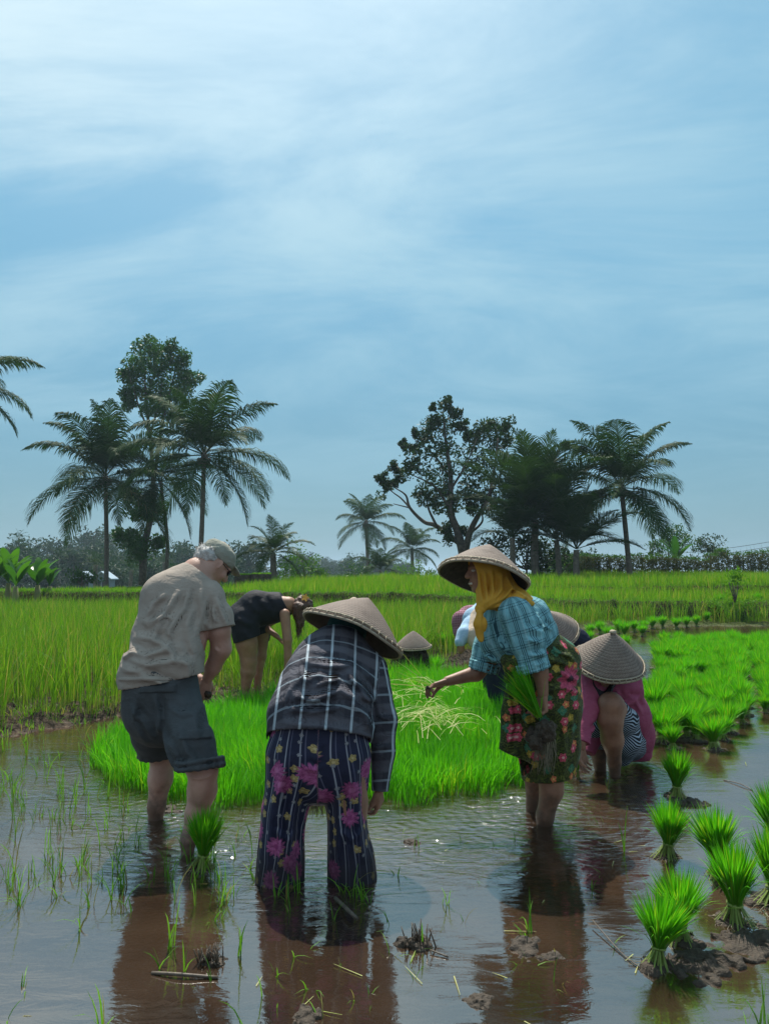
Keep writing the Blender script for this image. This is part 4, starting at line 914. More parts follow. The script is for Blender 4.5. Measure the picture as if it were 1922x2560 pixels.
for pts, wd, am in (([(345, 1640), (400, 1652), (470, 1640), (505, 1655)], 9, .010), ([(330, 1612), (390, 1632), (450, 1612)], 8, .010), ([(318, 1660), (380, 1668), (430, 1690), (480, 1715)], 9, .010), ([(352, 1585), (400, 1590), (440, 1608), (480, 1660)], 9, .011), ([(370, 1560), (420, 1540), (400, 1600)], 9, .009),
                    ([(455, 1470), (430, 1520), (400, 1560)], 8, .009), ([(475, 1462), (468, 1520), (440, 1570), (440, 1600)], 8, .010), ([(500, 1470), (505, 1530), (500, 1590), (515, 1640)], 8, .009), ([(485, 1500), (480, 1560), (500, 1640), (500, 1700)], 10, .009), ([(425, 1480), (390, 1510), (370, 1560)], 8, .008), ([(320, 1640), (360, 1620)], 7, .008), ([(330, 1690), (420, 1680), (500, 1720)], 7, .006),
                    ([(515, 1490), (512, 1540), (520, 1575)], 6, .010), ([(535, 1490), (556, 1540), (570, 1575)], 6, .007), ([(528, 1520), (540, 1560)], 5, .006), ([(460, 1600), (490, 1650), (495, 1700)], 8, .008)): s.fold(pts, 4.3, wd, am)
s.noise(.006, 11, (1, 1, 1), 4, 2)
s.cut(P(400, 1704, 4.2), P(412, 1760, 4.2) - P(402, 1700, 4.2)); s.cut(P(553, 1571, 4.40), P(556, 1600, 4.40) - P(545, 1545, 4.41), .17); s.cut(P(392, 1560, 4.6), (0, .4, -1), .16)
s.cut(P(500, 1440, 4.5), P(530, 1415, 4.55) - P(455, 1500, 4.45), .12); s.shell(.012)
tee = garment('t_shirt', s, C_TEE, man, .006)
s = Sd(.03)
s.ch([(402, 1715, 4.22, 92), (404, 1770, 4.24, 95)], .05, .80)
s.ch([(450, 1775, 4.18, 58), (481, 1860, 4.05, 53), (499, 1925, 4.0, 52)], .03); s.ch([(364, 1765, 4.3, 53), (381, 1830, 4.4, 47), (394, 1892, 4.48, 43)], .04)
for pts, wd, am in (([(400, 1720), (410, 1790), (402, 1840)], 8, .012), ([(330, 1760), (370, 1800), (395, 1850)], 9, .010), ([(410, 1800), (440, 1870), (460, 1910)], 10, .010), ([(470, 1800), (500, 1860), (530, 1890)], 9, .010), ([(440, 1830), (480, 1900)], 8, .009), ([(500, 1770), (520, 1830)], 7, .007), ([(350, 1740), (345, 1800), (370, 1860)], 8, .009), ([(430, 1760), (470, 1775), (510, 1770)], 7, .006), ([(460, 1890), (500, 1880), (535, 1895)], 7, .009)): s.fold(pts, 4.15, wd, am)
s.noise(.006, 13, (1, 1, 1), 8, 2)
s.cut(P(500, 1918, 4.0), P(506, 1990, 4.0) - P(494, 1890, 4.02), .3); s.cut(P(392, 1884, 4.48), P(400, 1950, 4.5) - P(388, 1850, 4.45), .22); s.shell(.012)
sh = garment('shorts', s, C_SHORT, man, .006)
s = Sd(.012); a = unit(P(506, 1990, 4.0) - P(494, 1890, 4.02)); c = P(500, 1908, 4.0); u, v_ = frame(a, (0, 1, 0))[1:]
for k in range(18):
    t0, t1 = 2 * pi * k / 18, 2 * pi * (k + 1) / 18; g = lambda t: c + (u * cos(t) + v_ * sin(t)) * .115 + a * (.006 * sin(2 * t) + .012 * cos(t))
    s.cap(g(t0) - a * .018, g(t1) - a * .018, .010); s.cap(g(t0) + a * .012, g(t1) + a * .012, .0115)
s.noise(.005, 22, (1, 1, 1), 3); mk_c = garment('rolled_cuff', s, C_SHORT, sh, .005)
s = Sd(.012); a = unit(P(400, 1950, 4.5) - P(388, 1850, 4.45)); c = P(393, 1878, 4.48); u, v_ = frame(a, (0, 1, 0))[1:]
for k in range(16):
    t0, t1 = 2 * pi * k / 16, 2 * pi * (k + 1) / 16; g = lambda t: c + (u * cos(t) + v_ * sin(t)) * .099
    s.cap(g(t0) - a * .015, g(t1) - a * .015, .009); s.cap(g(t0) + a * .01, g(t1) + a * .01, .010)
s.noise(.004, 22, (1, 1, 1), 5); garment('rolled_cuff', s, C_SHORT, sh, .005)
# pocket flaps lie on the cloth: project a small slab onto the shorts' surface
def patch(name, quad, mat, parent, onto, thick=.006, n=(14, 6)):
    """a stitched-on piece: corners given in photo pixels, laid on the surface of onto"""
    from mathutils.bvhtree import BVHTree
    me = onto.data; off = Vector(parent_world(onto)); bv = BVHTree.FromPolygons([tuple(v.co + off) for v in me.vertices], [tuple(p.vertices) for p in me.polygons])
    g = []; pa = me.attributes['pat'].data; pt = []
    for j in np.linspace(0, 1, n[1]):
        for i in np.linspace(0, 1, n[0]):
            q = (np.array(quad[0]) * (1 - i) + np.array(quad[1]) * i) * (1 - j) + (np.array(quad[3]) * (1 - i) + np.array(quad[2]) * i) * j
            dr = Vector(unit(ray(*q))); h_ = bv.ray_cast(Vector((0, 0, H)), dr)
            pt.append(tuple(pa[me.polygons[h_[2]].vertices[0]].vector) if h_[0] else (0, 0, 0))
            g.append(np.array(h_[0] + h_[1] * (thick if dr.dot(h_[1]) < 0 else -thick)) if h_[0] else np.full(3, np.nan))
    g = np.array(g); bad = np.isnan(g[:, 0]); g[bad] = np.nanmean(g, 0) if (~bad).any() else 0
    bk = g + unit(ray(*quad[0])) * .016; i, j = np.meshgrid(np.arange(n[1] - 1), np.arange(n[0] - 1), indexing='ij'); a = (i * n[0] + j).ravel()
    q = np.stack([a, a + n[0], a + n[0] + 1, a + 1], 1); q = q[~bad[q].any(1)]; N = len(g); ed = {}
    for r in q:
        for k in range(4): e = (r[k], r[(k + 1) % 4]); ed[e] = 1
    side_ = [[x, y, y + N, x + N][::-1] for (x, y) in ed if (y, x) not in ed]
    return mk(name, np.concatenate([g, bk]), [q, q[:, ::-1] + N, np.array(side_)], mat, parent, True, {'pat': np.array(pt + pt)})
patch('pocket_flap', [(352, 1717), (441, 1710), (441, 1730), (350, 1732)], C_SHORT, sh, sh)
patch('pocket_flap', [(447, 1828), (524, 1822), (528, 1846), (450, 1850)], C_SHORT, sh, sh)
patch('hem_band', [(300, 1694), (430, 1692), (430, 1701), (298, 1703)], C_TEE, tee, tee, .003, (20, 3))
s = Sd(.02); s.ell(hc + u_ * .062 - f_ * .008, (.112, .092, .066), (f_, r_, u_)); s.ell(hc + u_ * .03 - f_ * .01, (.113, .093, .055), (f_, r_, u_)); s.ell(hc + u_ * .045 + f_ * .13, (.075, .075, .007), (unit(f_ - u_ * .35), r_, unit(u_ + f_ * .35)), .012)
s.noise(.004, 26, (1, 1, 2), 2); s.cut(hc + u_ * .018, -u_ + f_ * .12); cap_ = garment('cap', s, C_CAP, man, .005)
s = Sd(.02); s.ell(hc - f_ * .085 + u_ * .0 , (.045, .085, .055), (f_, r_, u_)); s.ell(hc - f_ * .075 - u_ * .035, (.04, .075, .04), (f_, r_, u_)); s.ell(hc + r_ * .072 + u_ * .012 - f_ * .04, (.05, .012, .035), (f_, r_, u_)); s.noise(.012, 38, (1, 1, 1), 6, 3); s.minus = []
hv, hfc = s.mesh(.0045)
N = 420; k = RG.integers(0, len(hv), N); v, q, rr, ll = blades(hv[k], RG.uniform(.012, .035, N), RG.uniform(.5, 1.6, N), .0035, 3); mk('hair', *join([(hv, hfc), (v, q)]), M_GREY, man)
s = Sd(.008)
for e in (-1, 1): s.ell(hc + f_ * .094 + u_ * .006 + r_ * e * .036, (.010, .028, .022), (f_, r_, u_), .004); s.cap(hc + f_ * .088 + u_ * .012 + r_ * e * .062, hc + f_ * .0 + u_ * .012 + r_ * e * .086, .0035)
mk('sunglasses', *s.mesh(.004), M_GLASS, man)
def held(name, label, c, dirv, n, L, spread, w, mat, seed, rootL=.1, rn=40, base=None, par=None):
    """a bunch of seedlings in a hand: leaves along dirv, muddy roots below"""
    rg = np.random.default_rng(seed); d = unit(dirv); c = np.asarray(c, float); t = thing(name, label, 'seedlings', tuple(c))
    vs, fs, rs, n0 = [], [], [], 0
    for k in range(n):
        dv = unit(d + rg.normal(0, spread, 3)); l = L * rg.uniform(.6, 1.05); sdv = unit(np.cross(dv, rg.normal(0, 1, 3))) * w; p0 = c + rg.normal(0, .009, 3)
        tt = np.array([0, .35, .7, 1.0]); cc = p0 + dv * l * tt[:, None] + np.array([0, 0, -1]) * (l * .18 * rg.uniform(0, 1) * tt[:, None] ** 2.2)
        q = np.stack([cc - sdv * np.array([.5, .9, .7, .06])[:, None], cc + sdv * np.array([.5, .9, .7, .06])[:, None]], 1).reshape(-1, 3)
        vs.append(q); o_ = np.array([0, 2, 4]) + n0; fs.append(np.stack([o_, o_ + 1, o_ + 3, o_ + 2], 1)); rs.append(np.full(8, rg.uniform())); n0 += 8
    mk('leaves', np.concatenate(vs), np.concatenate(fs), mat, t, True, {'rnd': np.concatenate(rs), 'len': np.full(n0, .6)})
    b0 = c - d * .06 + np.array([0, 0, -.04]) if base is None else np.asarray(base)
    s = Sd(.02)
    for k in range(5): s.ell(b0 + rg.normal(0, rootL * .22, 3), np.full(3, rootL * rg.uniform(.28, .45)))
    s.noise(.026, 34, (1, 1, 1), seed, 4); mk('root_ball', *s.mesh(.0045), M_ROOT, t)
    mk('hanging_roots', *roots(b0 + [0, 0, -.01], rn, rootL * 1.8, rg, rootL * .5), M_ROOTW, t); return t
held('seedling_bunch', 'few seedlings with dark dripping roots in the hand of the man in the cap', P(517, 1722, 4.5), (.2, .5, .6), 14, .16, .25, .003, M_SEED, 51, .035, 12, P(519, 1735, 4.5))

# ------------------------------------------------------------------ the woman in the dark plaid shirt
g0 = G(790, 2168)
wp_ = thing('person', 'bending woman in a dark plaid shirt and navy floral trousers, her back to us', 'person', (g0[0], g0[1], 0.0))
s = Sd(.03)
s.ch([(797, 1860, 3.68, 84), (815, 1740, 3.85, 84), (850, 1640, 4.02, 70)], .06, .75); s.ch([(850, 1640, 4.02, 50), (862, 1590, 4.08, 32)], .03)
hc = P(868, 1572, 4.12); hf, hu = (.15, .85, -.5), (.30, .45, .84); f_, r_, u_ = head(s, hc, hf, hu)
s.ch([(925, 1672, 3.98, 34), (958, 1800, 3.88, 25), (953, 1900, 3.84, 19), (946, 1972, 3.82, 13)], .02)
s.ch([(775, 1660, 4.05, 32), (745, 1780, 4.25, 23), (770, 1880, 4.1, 18), (784, 1930, 4.02, 14)], .02)
s.ch([(735, 1870, 3.68, 58), (715, 2010, 3.66, 44), (700, 2190, 3.66, 30)], .03); s.ch([(860, 1870, 3.68, 58), (872, 2010, 3.68, 44), (880, 2200, 3.68, 30)], .03)
body = s.mesh(.007); wr = P(946, 1975, 3.82); h1 = hand(wr, (.05, .35, -.93), (-.8, .4, 0), (.5, .7, .5), .98, -1, .06)
wl = P(784, 1932, 4.02); h2 = hand(wl, (.15, .1, -.95), (.6, .6, 0), (.6, .9, .7), .98, 1, .05)
mk('body', *join([body, h1, h2]), SK_LOCAL, wp_)
s = Sd(.05)
s.ch([(800, 1850, 3.68, 126), (802, 1800, 3.72, 124), (816, 1730, 3.84, 112), (838, 1660, 3.98, 96)], .06, .76); s.ch([(790, 1655, 4.02, 48), (915, 1680, 3.96, 46)], .07); s.ch([(840, 1640, 4.02, 66), (860, 1596, 4.07, 40)], .05)
shR, elR, wrR = P(930, 1690, 3.95), P(958, 1805, 3.88), P(948, 1978, 3.82); shL, elL = P(765, 1675, 4.02), P(735, 1785, 4.2)
s.ch([(925, 1680, 3.96, 46), (958, 1800, 3.88, 34), (958, 1880, 3.85, 28), (949, 1990, 3.82, 21)], .022); s.ch([(768, 1665, 4.03, 44), (738, 1785, 4.2, 34), (768, 1890, 4.1, 26)], .03)
for pts, wd, am in (([(760, 1680), (810, 1670), (880, 1690)], 8, .010), ([(745, 1710), (800, 1720), (860, 1700), (915, 1730)], 8, .012), ([(770, 1640), (820, 1650), (880, 1650), (920, 1690)], 8, .011), ([(870, 1660), (905, 1700), (930, 1740)], 8, .014), ([(740, 1740), (800, 1745), (880, 1735)], 7, .010), ([(720, 1770), (800, 1775), (900, 1790)], 8, .006), ([(880, 1720), (920, 1760), (928, 1800)], 8, .011), ([(745, 1690), (730, 1740)], 7, .008), ([(800, 1690), (860, 1675)], 6, .009), ([(945, 1780), (975, 1790)], 6, .008), ([(935, 1860), (975, 1850)], 6, .006), ([(760, 1655), (790, 1690)], 7, .008)): s.fold(pts, 3.9, wd, am)
s.noise(.006, 13, (1, 1, 1), 14, 2)
ax_ = P(838, 1640, 4.0) - P(800, 1840, 3.68)
s.cut(P(800, 1842, 3.68), -ax_ + np.array([0, 0, -.5]), .247); s.cut(wrR, wrR - elR, .12); s.cut(P(868, 1590, 4.09), P(880, 1560, 4.12) - P(840, 1650, 4.0), .16); s.shell(.011)
tor = lin(P(779, 1838, 3.68), (1, .0, -.02), -ax_, .12)
spine = (P(803, 1840, 3.68), P(850, 1640, 4.02))
ps = garment('plaid_shirt', s, C_PLAID, wp_, .006, [(spine[0], spine[1], .2, tor), (shR + [.02, 0, 0], elR, .06, cyl(shR, wrR, R0=.06)), (elR, wrR, .06, cyl(shR, wrR, R0=.06)), (shL, elL, .06, cyl(shL, elL))])
s = Sd(.04)
s.ch([(799, 1815, 3.69, 113), (797, 1880, 3.68, 125)], .05, .74)
s.ch([(736, 1890, 3.67, 70), (712, 2020, 3.66, 54), (698, 2200, 3.65, 60)], .025); s.ch([(858, 1890, 3.68, 68), (870, 2020, 3.69, 50), (881, 2200, 3.68, 60)], .025)
for pts, wd, am in (([(725, 1880), (690, 2000), (670, 2150)], 11, .014), ([(748, 1920), (732, 2050), (728, 2160)], 9, .014), ([(705, 1940), (702, 2160)], 8, .012), ([(840, 1920), (850, 2050), (845, 2160)], 9, .014), ([(690, 2060), (720, 2090), (745, 2070)], 7, .008), ([(850, 2070), (880, 2095), (910, 2070)], 7, .008), ([(885, 1900), (895, 2040), (908, 2160)], 10, .014), ([(800, 1850), (795, 1900)], 8, .010), ([(770, 1900), (800, 1915)], 8, .010), ([(870, 1960), (872, 2160)], 8, .008)): s.fold(pts, 3.6, wd, am)
s.noise(.006, 9, (1, 1, .6), 22, 2); s.cut(P(800, 1806, 3.68), (0, 0, 1), .5); s.cut((0, 0, -.03), (0, 0, -1), 9)
lt = (P(740, 1880, 3.67), P(699, 2190, 3.65)); rt = (P(856, 1880, 3.68), P(881, 2190, 3.68))
garment('floral_trousers', s, C_FLORAL, wp_, .0065, [(lt[0], lt[1], .1, cyl(*lt)), (rt[0], rt[1], .1, lambda v: cyl(*rt)(v) + [.73, .31, 0])])
s = Sd(.03); s.ell(hc, (.118, .098, .125), (f_, r_, u_)); s.ch([(866, 1575, 4.10, 46), (858, 1606, 4.05, 44)], .04); s.ch([(850, 1590, 4.03, 30), (885, 1625, 3.98, 30)], .04); s.noise(.007, 16, (1, 1, .5), 3)
garment('headscarf', s, C_GREEN, wp_, .007)
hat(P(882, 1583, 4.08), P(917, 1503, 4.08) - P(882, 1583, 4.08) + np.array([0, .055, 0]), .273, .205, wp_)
held('seedling_clump', 'muddy clump of seedlings with dangling roots held between the plaid woman\'s legs', P(792, 1965, 4.0), (.3, .6, .5), 30, .22, .25, .003, M_SEED, 52, .075, 46, P(790, 1972, 3.98))

# ------------------------------------------------------------------ the woman in the teal shirt and yellow scarf
g0 = G(1360, 2034)
wb = thing('person', 'smiling woman in a teal checked shirt, yellow headscarf and floral sarong reaching left', 'person', (g0[0], g0[1], 0.0))
s = Sd(.03)
s.ch([(1358, 1660, 4.45, 70), (1310, 1580, 4.45, 62), (1270, 1510, 4.45, 52)], .06, .9); s.ch([(1268, 1505, 4.45, 36), (1240, 1465, 4.43, 26), (1222, 1445, 4.42, 26)], .03)
hc = P(1212, 1424, 4.42); f_, r_, u_ = head(s, hc, (-1, -.22, -.10), (-.08, 0, 1), .98)
s.ch([(1285, 1530, 4.27, 30), (1338, 1650, 4.25, 21), (1350, 1680, 4.25, 19), (1357, 1735, 4.24, 13)], .02)
s.ch([(1238, 1540, 4.62, 30), (1215, 1655, 4.62, 22), (1190, 1683, 4.6, 19), (1118, 1703, 4.55, 12)], .02)
s.ch([(1372, 1700, 4.42, 52), (1376, 1940, 4.40, 30), (1378, 1975, 4.40, 27), (1362, 2040, 4.42, 20), (1358, 2090, 4.44, 17)], .03)
s.ch([(1345, 1700, 4.62, 50), (1334, 1930, 4.66, 25), (1336, 1960, 4.66, 21), (1330, 2060, 4.7, 16)], .03)
body = s.mesh(.006); w1 = P(1357, 1738, 4.24); h1 = hand(w1, (-.05, -.02, -1), (-.75, -.3, 0), (.75, 1.1, .8), 1.0, 1, .03, .8)
w2 = P(1118, 1703, 4.55); h2 = hand(w2, (-.93, -.08, -.26), (.12, -.25, -.95), (.35, .75, .5), 1.02, -1, .04, .55)
mk('body', *join([body, h1, h2]), SK_LOCAL, wb)
for e in (-1, 1):
    v, f = Sd().ell(hc + (f_ * .083 + u_ * .002 + r_ * e * .033) * .98, (.012, .015, .007), (f_, r_, u_)).mesh(.003); mk('eye', v, f, M_EYE, wb)
s = Sd(.004).cap(hc + (f_ * .098 - u_ * .0715 - r_ * .018) * .98, hc + (f_ * .098 - u_ * .0715 + r_ * .018) * .98, .0062); mk('teeth', *s.mesh(.0025), M_TEETH, wb)
s = Sd(.05)
s.ch([(1326, 1622, 4.45, 70), (1300, 1585, 4.45, 80), (1282, 1556, 4.45, 68)], .06, .9); s.ch([(1252, 1532, 4.45, 38), (1232, 1600, 4.45, 32), (1258, 1636, 4.45, 32)], .05, .9, (0, 1, 0)); s.ch([(1278, 1524, 4.45, 38), (1328, 1544, 4.45, 42), (1366, 1572, 4.45, 18)], .06)
s.ch([(1288, 1533, 4.28, 43), (1320, 1600, 4.25, 41), (1336, 1690, 4.25, 36)], .02); s.ch([(1240, 1548, 4.6, 38), (1222, 1620, 4.62, 38), (1205, 1682, 4.6, 36)], .03)
shN, cuN = P(1288, 1528, 4.27), P(1334, 1672, 4.25); shF, cuF = P(1240, 1540, 4.6), P(1209, 1672, 4.6)
for pts, wd, am in (([(1250, 1510), (1262, 1570), (1285, 1640)], 8, .011), ([(1225, 1540), (1235, 1590), (1260, 1630)], 8, .010), ([(1300, 1590), (1335, 1600)], 6, .010), ([(1295, 1560), (1345, 1575)], 6, .008), ([(1305, 1630), (1350, 1625)], 6, .010), ([(1315, 1655), (1352, 1645)], 5, .007), ([(1335, 1530), (1355, 1570)], 7, .010), ([(1350, 1560), (1380, 1575)], 6, .009), ([(1215, 1640), (1240, 1660)], 6, .009), ([(1270, 1500), (1290, 1540), (1300, 1580)], 7, .010), ([(1210, 1560), (1225, 1620)], 6, .007)): s.fold(pts, 4.35, wd, am)
s.noise(.006, 14, (1, 1, 1), 33, 2)
s.cut(P(1296, 1650, 4.45), (.12, 0, -1), .20); s.cut(cuN, cuN - shN, .13); s.cut(cuF, cuF - shF, .12); s.cut(P(1252, 1478, 4.45), P(1240, 1460, 4.45) - P(1275, 1515, 4.45), .12); s.shell(.011)
tor = lin(P(1290, 1560, 4.4), (1, .5, .35), P(1340, 1640, 4.45) - P(1270, 1500, 4.45))
bs_ = garment('checked_shirt', s, C_BLUE, wb, .0055, [(P(1275, 1510, 4.45), P(1326, 1622, 4.45), .16, cyl(P(1275, 1510, 4.45), P(1326, 1622, 4.45), R0=.17)), (shN, cuN, .085, cyl(shN, cuN, R0=.085)), (shF + (cuF - shF) * .45, cuF, .07, cyl(shF, cuF, R0=.085))])
for c0, c1, nm in ((cuN, cuN - shN, 'cuff'), (cuF, cuF - shF, 'cuff')):
    a = unit(c1); u, v_ = frame(a, (0, 1, 0))[1:]; s = Sd(.01); R_ = .084 if c0 is cuN else .082
    for k in range(16):
        t0, t1 = 2 * pi * k / 16, 2 * pi * (k + 1) / 16; g = lambda t: c0 + (u * cos(t) + v_ * sin(t)) * R_
        s.cap(g(t0) - a * .035, g(t1) - a * .035, .007); s.cap(g(t0) - a * .015, g(t1) - a * .015, .008); s.cap(g(t0) + a * .005, g(t1) + a * .005, .007)
    s.noise(.003, 25); garment(nm, s, C_BLUE, bs_, .005, cyl(c0 - a * .1, c0))
s = Sd(.05)
s.ch([(1330, 1630, 4.45, 58), (1356, 1665, 4.45, 84), (1362, 1760, 4.46, 84), (1368, 1860, 4.46, 74), (1370, 1985, 4.46, 62)], .06, .92); s.ch([(1300, 1690, 4.42, 28), (1288, 1780, 4.40, 32), (1278, 1900, 4.38, 34)], .03, .7)
s.ch([(1372, 1612, 4.45, 26), (1392, 1650, 4.45, 46)], .05)
for pts, wd, am in (([(1300, 1650), (1360, 1640), (1420, 1660)], 8, .010), ([(1310, 1690), (1380, 1670), (1440, 1700)], 8, .009), ([(1320, 1720), (1400, 1710), (1444, 1730)], 8, .008), ([(1290, 1700), (1310, 1820), (1325, 1930)], 10, .016), ([(1265, 1720), (1275, 1800), (1262, 1880)], 8, .012), ([(1340, 1780), (1335, 1930)], 9, .009), ([(1400, 1760), (1400, 1930)], 9, .008), ([(1370, 1620), (1420, 1640)], 6, .009), ([(1385, 1600), (1435, 1660)], 6, .007), ([(1420, 1780), (1415, 1900)], 7, .006)): s.fold(pts, 4.4, wd, am)
s.noise(.006, 10, (1, 1, .7), 41, 2)
s.cut(P(1372, 1943, 4.45), P(1372, 1990, 4.45) - P(1366, 1930, 4.45), .42); s.cut(P(1278, 1884, 4.40), P(1258, 1950, 4.40) - P(1284, 1884, 4.40), .135); s.cut(P(1330, 1600, 4.45), (-.15, 0, 1), .13); s.shell(.011)
sa = (P(1356, 1640, 4.46), P(1370, 1960, 4.46))
srg = garment('sarong', s, C_SARONG, wb, .006, cyl(*sa))
s = Sd(.03); s.ch([(1262, 1650, 4.33, 13), (1300, 1652, 4.26, 14), (1340, 1640, 4.24, 13)], .02); s.ch([(1270, 1655, 4.32, 12), (1272, 1672, 4.31, 11), (1266, 1700, 4.32, 9)], .02); s.noise(.008, 26); garment('waist_knot', s, C_SARONG, srg, .006, cyl(*sa))
s = Sd(.022); A = (f_, r_, u_)
s.ell(hc - f_ * .012 + u_ * .005, (.112, .098, .118), A); s.ch([(1226, 1440, 4.42, 44), (1250, 1486, 4.44, 48)], .04); s.ch([(1252, 1492, 4.40, 36), (1300, 1502, 4.40, 24), (1338, 1508, 4.42, 8)], .04); s.ch([(1245, 1498, 4.34, 26), (1290, 1500, 4.30, 17), (1330, 1509, 4.34, 7)], .03); s.ch([(1245, 1495, 4.36, 30), (1206, 1516, 4.30, 12)], .03)
s.ch([(1208, 1420, 4.40, 20), (1203, 1470, 4.38, 15), (1203, 1515, 4.32, 13)], .02)
for pts, wd, am in (([(1192, 1425), (1197, 1480), (1203, 1515)], 4, .008), ([(1206, 1425), (1211, 1480), (1206, 1512)], 4.5, .010), ([(1224, 1425), (1226, 1475), (1210, 1510)], 5, .011), ([(1250, 1430), (1246, 1472), (1213, 1512)], 5.5, .012), ([(1278, 1462), (1250, 1492), (1214, 1516)], 5, .010), ([(1310, 1490), (1268, 1504), (1218, 1520)], 4.5, .009), ([(1262, 1440), (1275, 1470), (1320, 1500)], 5, .008)): s.fold(pts, 4.4, wd, am)
s.noise(.004, 18, (1, 1, .6), 51); s.sub(Sd(.02).ell(hc + f_ * .095 - u_ * .030, (.072, .070, .092), A))
scf = garment('headscarf', s, C_YEL, wb, .005)
s = Sd(.012); s.ell(P(1201, 1523, 4.30), (.030, .028, .028)); s.noise(.006, 36, (1, 1, 1), 5); garment('scarf_knot', s, C_YEL, scf, .0045)
s = Sd(.018); s.ch([(1201, 1530, 4.29, 7), (1204, 1560, 4.28, 11), (1202, 1598, 4.29, 8)], None, .4); s.ch([(1198, 1530, 4.28, 6), (1192, 1560, 4.29, 8), (1196, 1588, 4.30, 6)], None, .5); s.fold([(1200, 1530), (1198, 1560), (1200, 1595)], 4.3, 4, .006); s.noise(.006, 30, (1.8, 1, .35), 6); garment('scarf_tail', s, C_YEL, scf, .0045)
hat(P(1209, 1440, 4.42), P(1226, 1363, 4.42) - P(1209, 1440, 4.42) + np.array([0, .06, 0]), .257, .195, wb)
held('seedling_bunch', 'bunch of seedlings with a tangle of roots gripped by the woman in the teal shirt', P(1345, 1788, 4.20), (-.55, -.12, .95), 190, .33, .17, .0028, M_SEED, 53, .12, 90, P(1362, 1832, 4.20))
held('rice_sprig', 'thin pale rice stems pinched in the outstretched hand of the woman in the teal shirt', P(1072, 1712, 4.5), (-.55, .1, .35), 7, .30, .35, .0025, M_STRAW, 54, .012, 4, P(1072, 1718, 4.5))

# ------------------------------------------------------------------ the squatting woman in pink
g0 = G(1533, 1920)
wk = thing('person', 'squatting woman in a pink blouse and striped skirt under a conical hat, head down', 'person', (g0[0], g0[1], 0.0))
s = Sd(.03)
s.ch([(1530, 1720, 5.5, 50), (1545, 1780, 5.6, 56), (1568, 1855, 5.75, 46)], .05); hc = P(1508, 1672, 5.32); f_, r_, u_ = head(s, hc, (-.25, -.75, -.62), (-.15, -.5, .85), .98); s.ch([(1525, 1705, 5.45, 28), (1512, 1685, 5.38, 24)], .03)
s.ch([(1570, 1850, 5.68, 38), (1545, 1790, 5.4, 34), (1526, 1764, 5.22, 31), (1524, 1800, 5.22, 30), (1530, 1850, 5.26, 26), (1535, 1905, 5.32, 15), (1536, 1935, 5.34, 14)], .03)
s.ch([(1560, 1850, 5.75, 36), (1500, 1800, 5.5, 30), (1492, 1860, 5.55, 22), (1500, 1925, 5.6, 14)], .03)
s.ch([(1472, 1700, 5.36, 24), (1456, 1790, 5.22, 20), (1450, 1855, 5.12, 13), (1452, 1868, 5.11, 11)], .02)
body = s.mesh(.0065); h1 = hand(P(1452, 1870, 5.11), (.10, -.05, -1), (.5, -.75, 0), (.35, .5, .4), 1.0, 1, .08)
mk('body', *join([body, h1]), SK_LOCAL, wk)
s = Sd(.05)
s.ch([(1500, 1705, 5.42, 44), (1560, 1715, 5.50, 44)], .06); s.ch([(1530, 1735, 5.5, 66), (1556, 1790, 5.6, 62), (1572, 1835, 5.72, 56), (1578, 1880, 5.8, 48)], .06); s.ch([(1590, 1780, 5.65, 26), (1600, 1845, 5.72, 24), (1598, 1885, 5.70, 20), (1590, 1900, 5.70, 14)], .05)
s.ch([(1482, 1700, 5.36, 34), (1464, 1780, 5.24, 26), (1452, 1860, 5.12, 20)], .025); s.ch([(1505, 1790, 5.55, 30), (1486, 1830, 5.5, 24), (1470, 1880, 5.42, 17)], .03)
for pts, wd, am in (([(1540, 1760), (1580, 1750), (1610, 1790)], 7, .011), ([(1550, 1790), (1590, 1830), (1600, 1880)], 8, .010), ([(1500, 1740), (1490, 1780), (1500, 1810)], 7, .010), ([(1465, 1740), (1480, 1770)], 6, .009), ([(1450, 1810), (1472, 1800)], 5, .008), ([(1560, 1740), (1600, 1745)], 6, .008), ([(1530, 1720), (1540, 1760)], 6, .009), ([(1448, 1840), (1468, 1832)], 5, .006)): s.fold(pts, 5.4, wd, am)
s.noise(.007, 13, (1, 1, 1), 61, 2); s.cut(P(1451, 1857, 5.12), P(1450, 1880, 5.1) - P(1460, 1800, 5.2), .09); s.cut(P(1470, 1884, 5.42), P(1468, 1900, 5.42) - P(1486, 1830, 5.5), .07); s.cut((0, 0, .05), (0, 0, -1))
s.sub(Sd(.02).ch([(1526, 1764, 5.22, 32), (1530, 1850, 5.26, 28)]))
pk = garment('pink_blouse', s, C_PINK, wk, .006)
patch('embroidery', [(1522, 1738), (1540, 1728), (1546, 1744), (1526, 1752)], C_MAROON, pk, pk, .003, (6, 5))
s = Sd(.035); s.ch([(1575, 1850, 5.68, 44), (1550, 1800, 5.42, 40), (1534, 1778, 5.32, 36)], .04); s.ch([(1574, 1862, 5.66, 36), (1562, 1856, 5.45, 34), (1556, 1895, 5.5, 20)], .04); s.ch([(1560, 1850, 5.7, 38), (1500, 1810, 5.5, 34), (1480, 1830, 5.46, 20)], .04); s.ch([(1520, 1840, 5.5, 24), (1500, 1855, 5.5, 20)], .03)
s.noise(.007, 12, (1, 1, 1), 71); s.cut(P(1530, 1780, 5.27), P(1522, 1765, 5.15) - P(1550, 1810, 5.42), .12); s.cut((0, 0, .02), (0, 0, -1)); s.sub(Sd(.02).ch([(1524, 1770, 5.15, 33), (1527, 1850, 5.22, 29), (1533, 1910, 5.30, 18)]))
garment('striped_skirt', s, C_STRIPE, wk, .006, lin(P(1580, 1850, 5.6), (.75, -.2, .75), (-.6, 0, .8)))
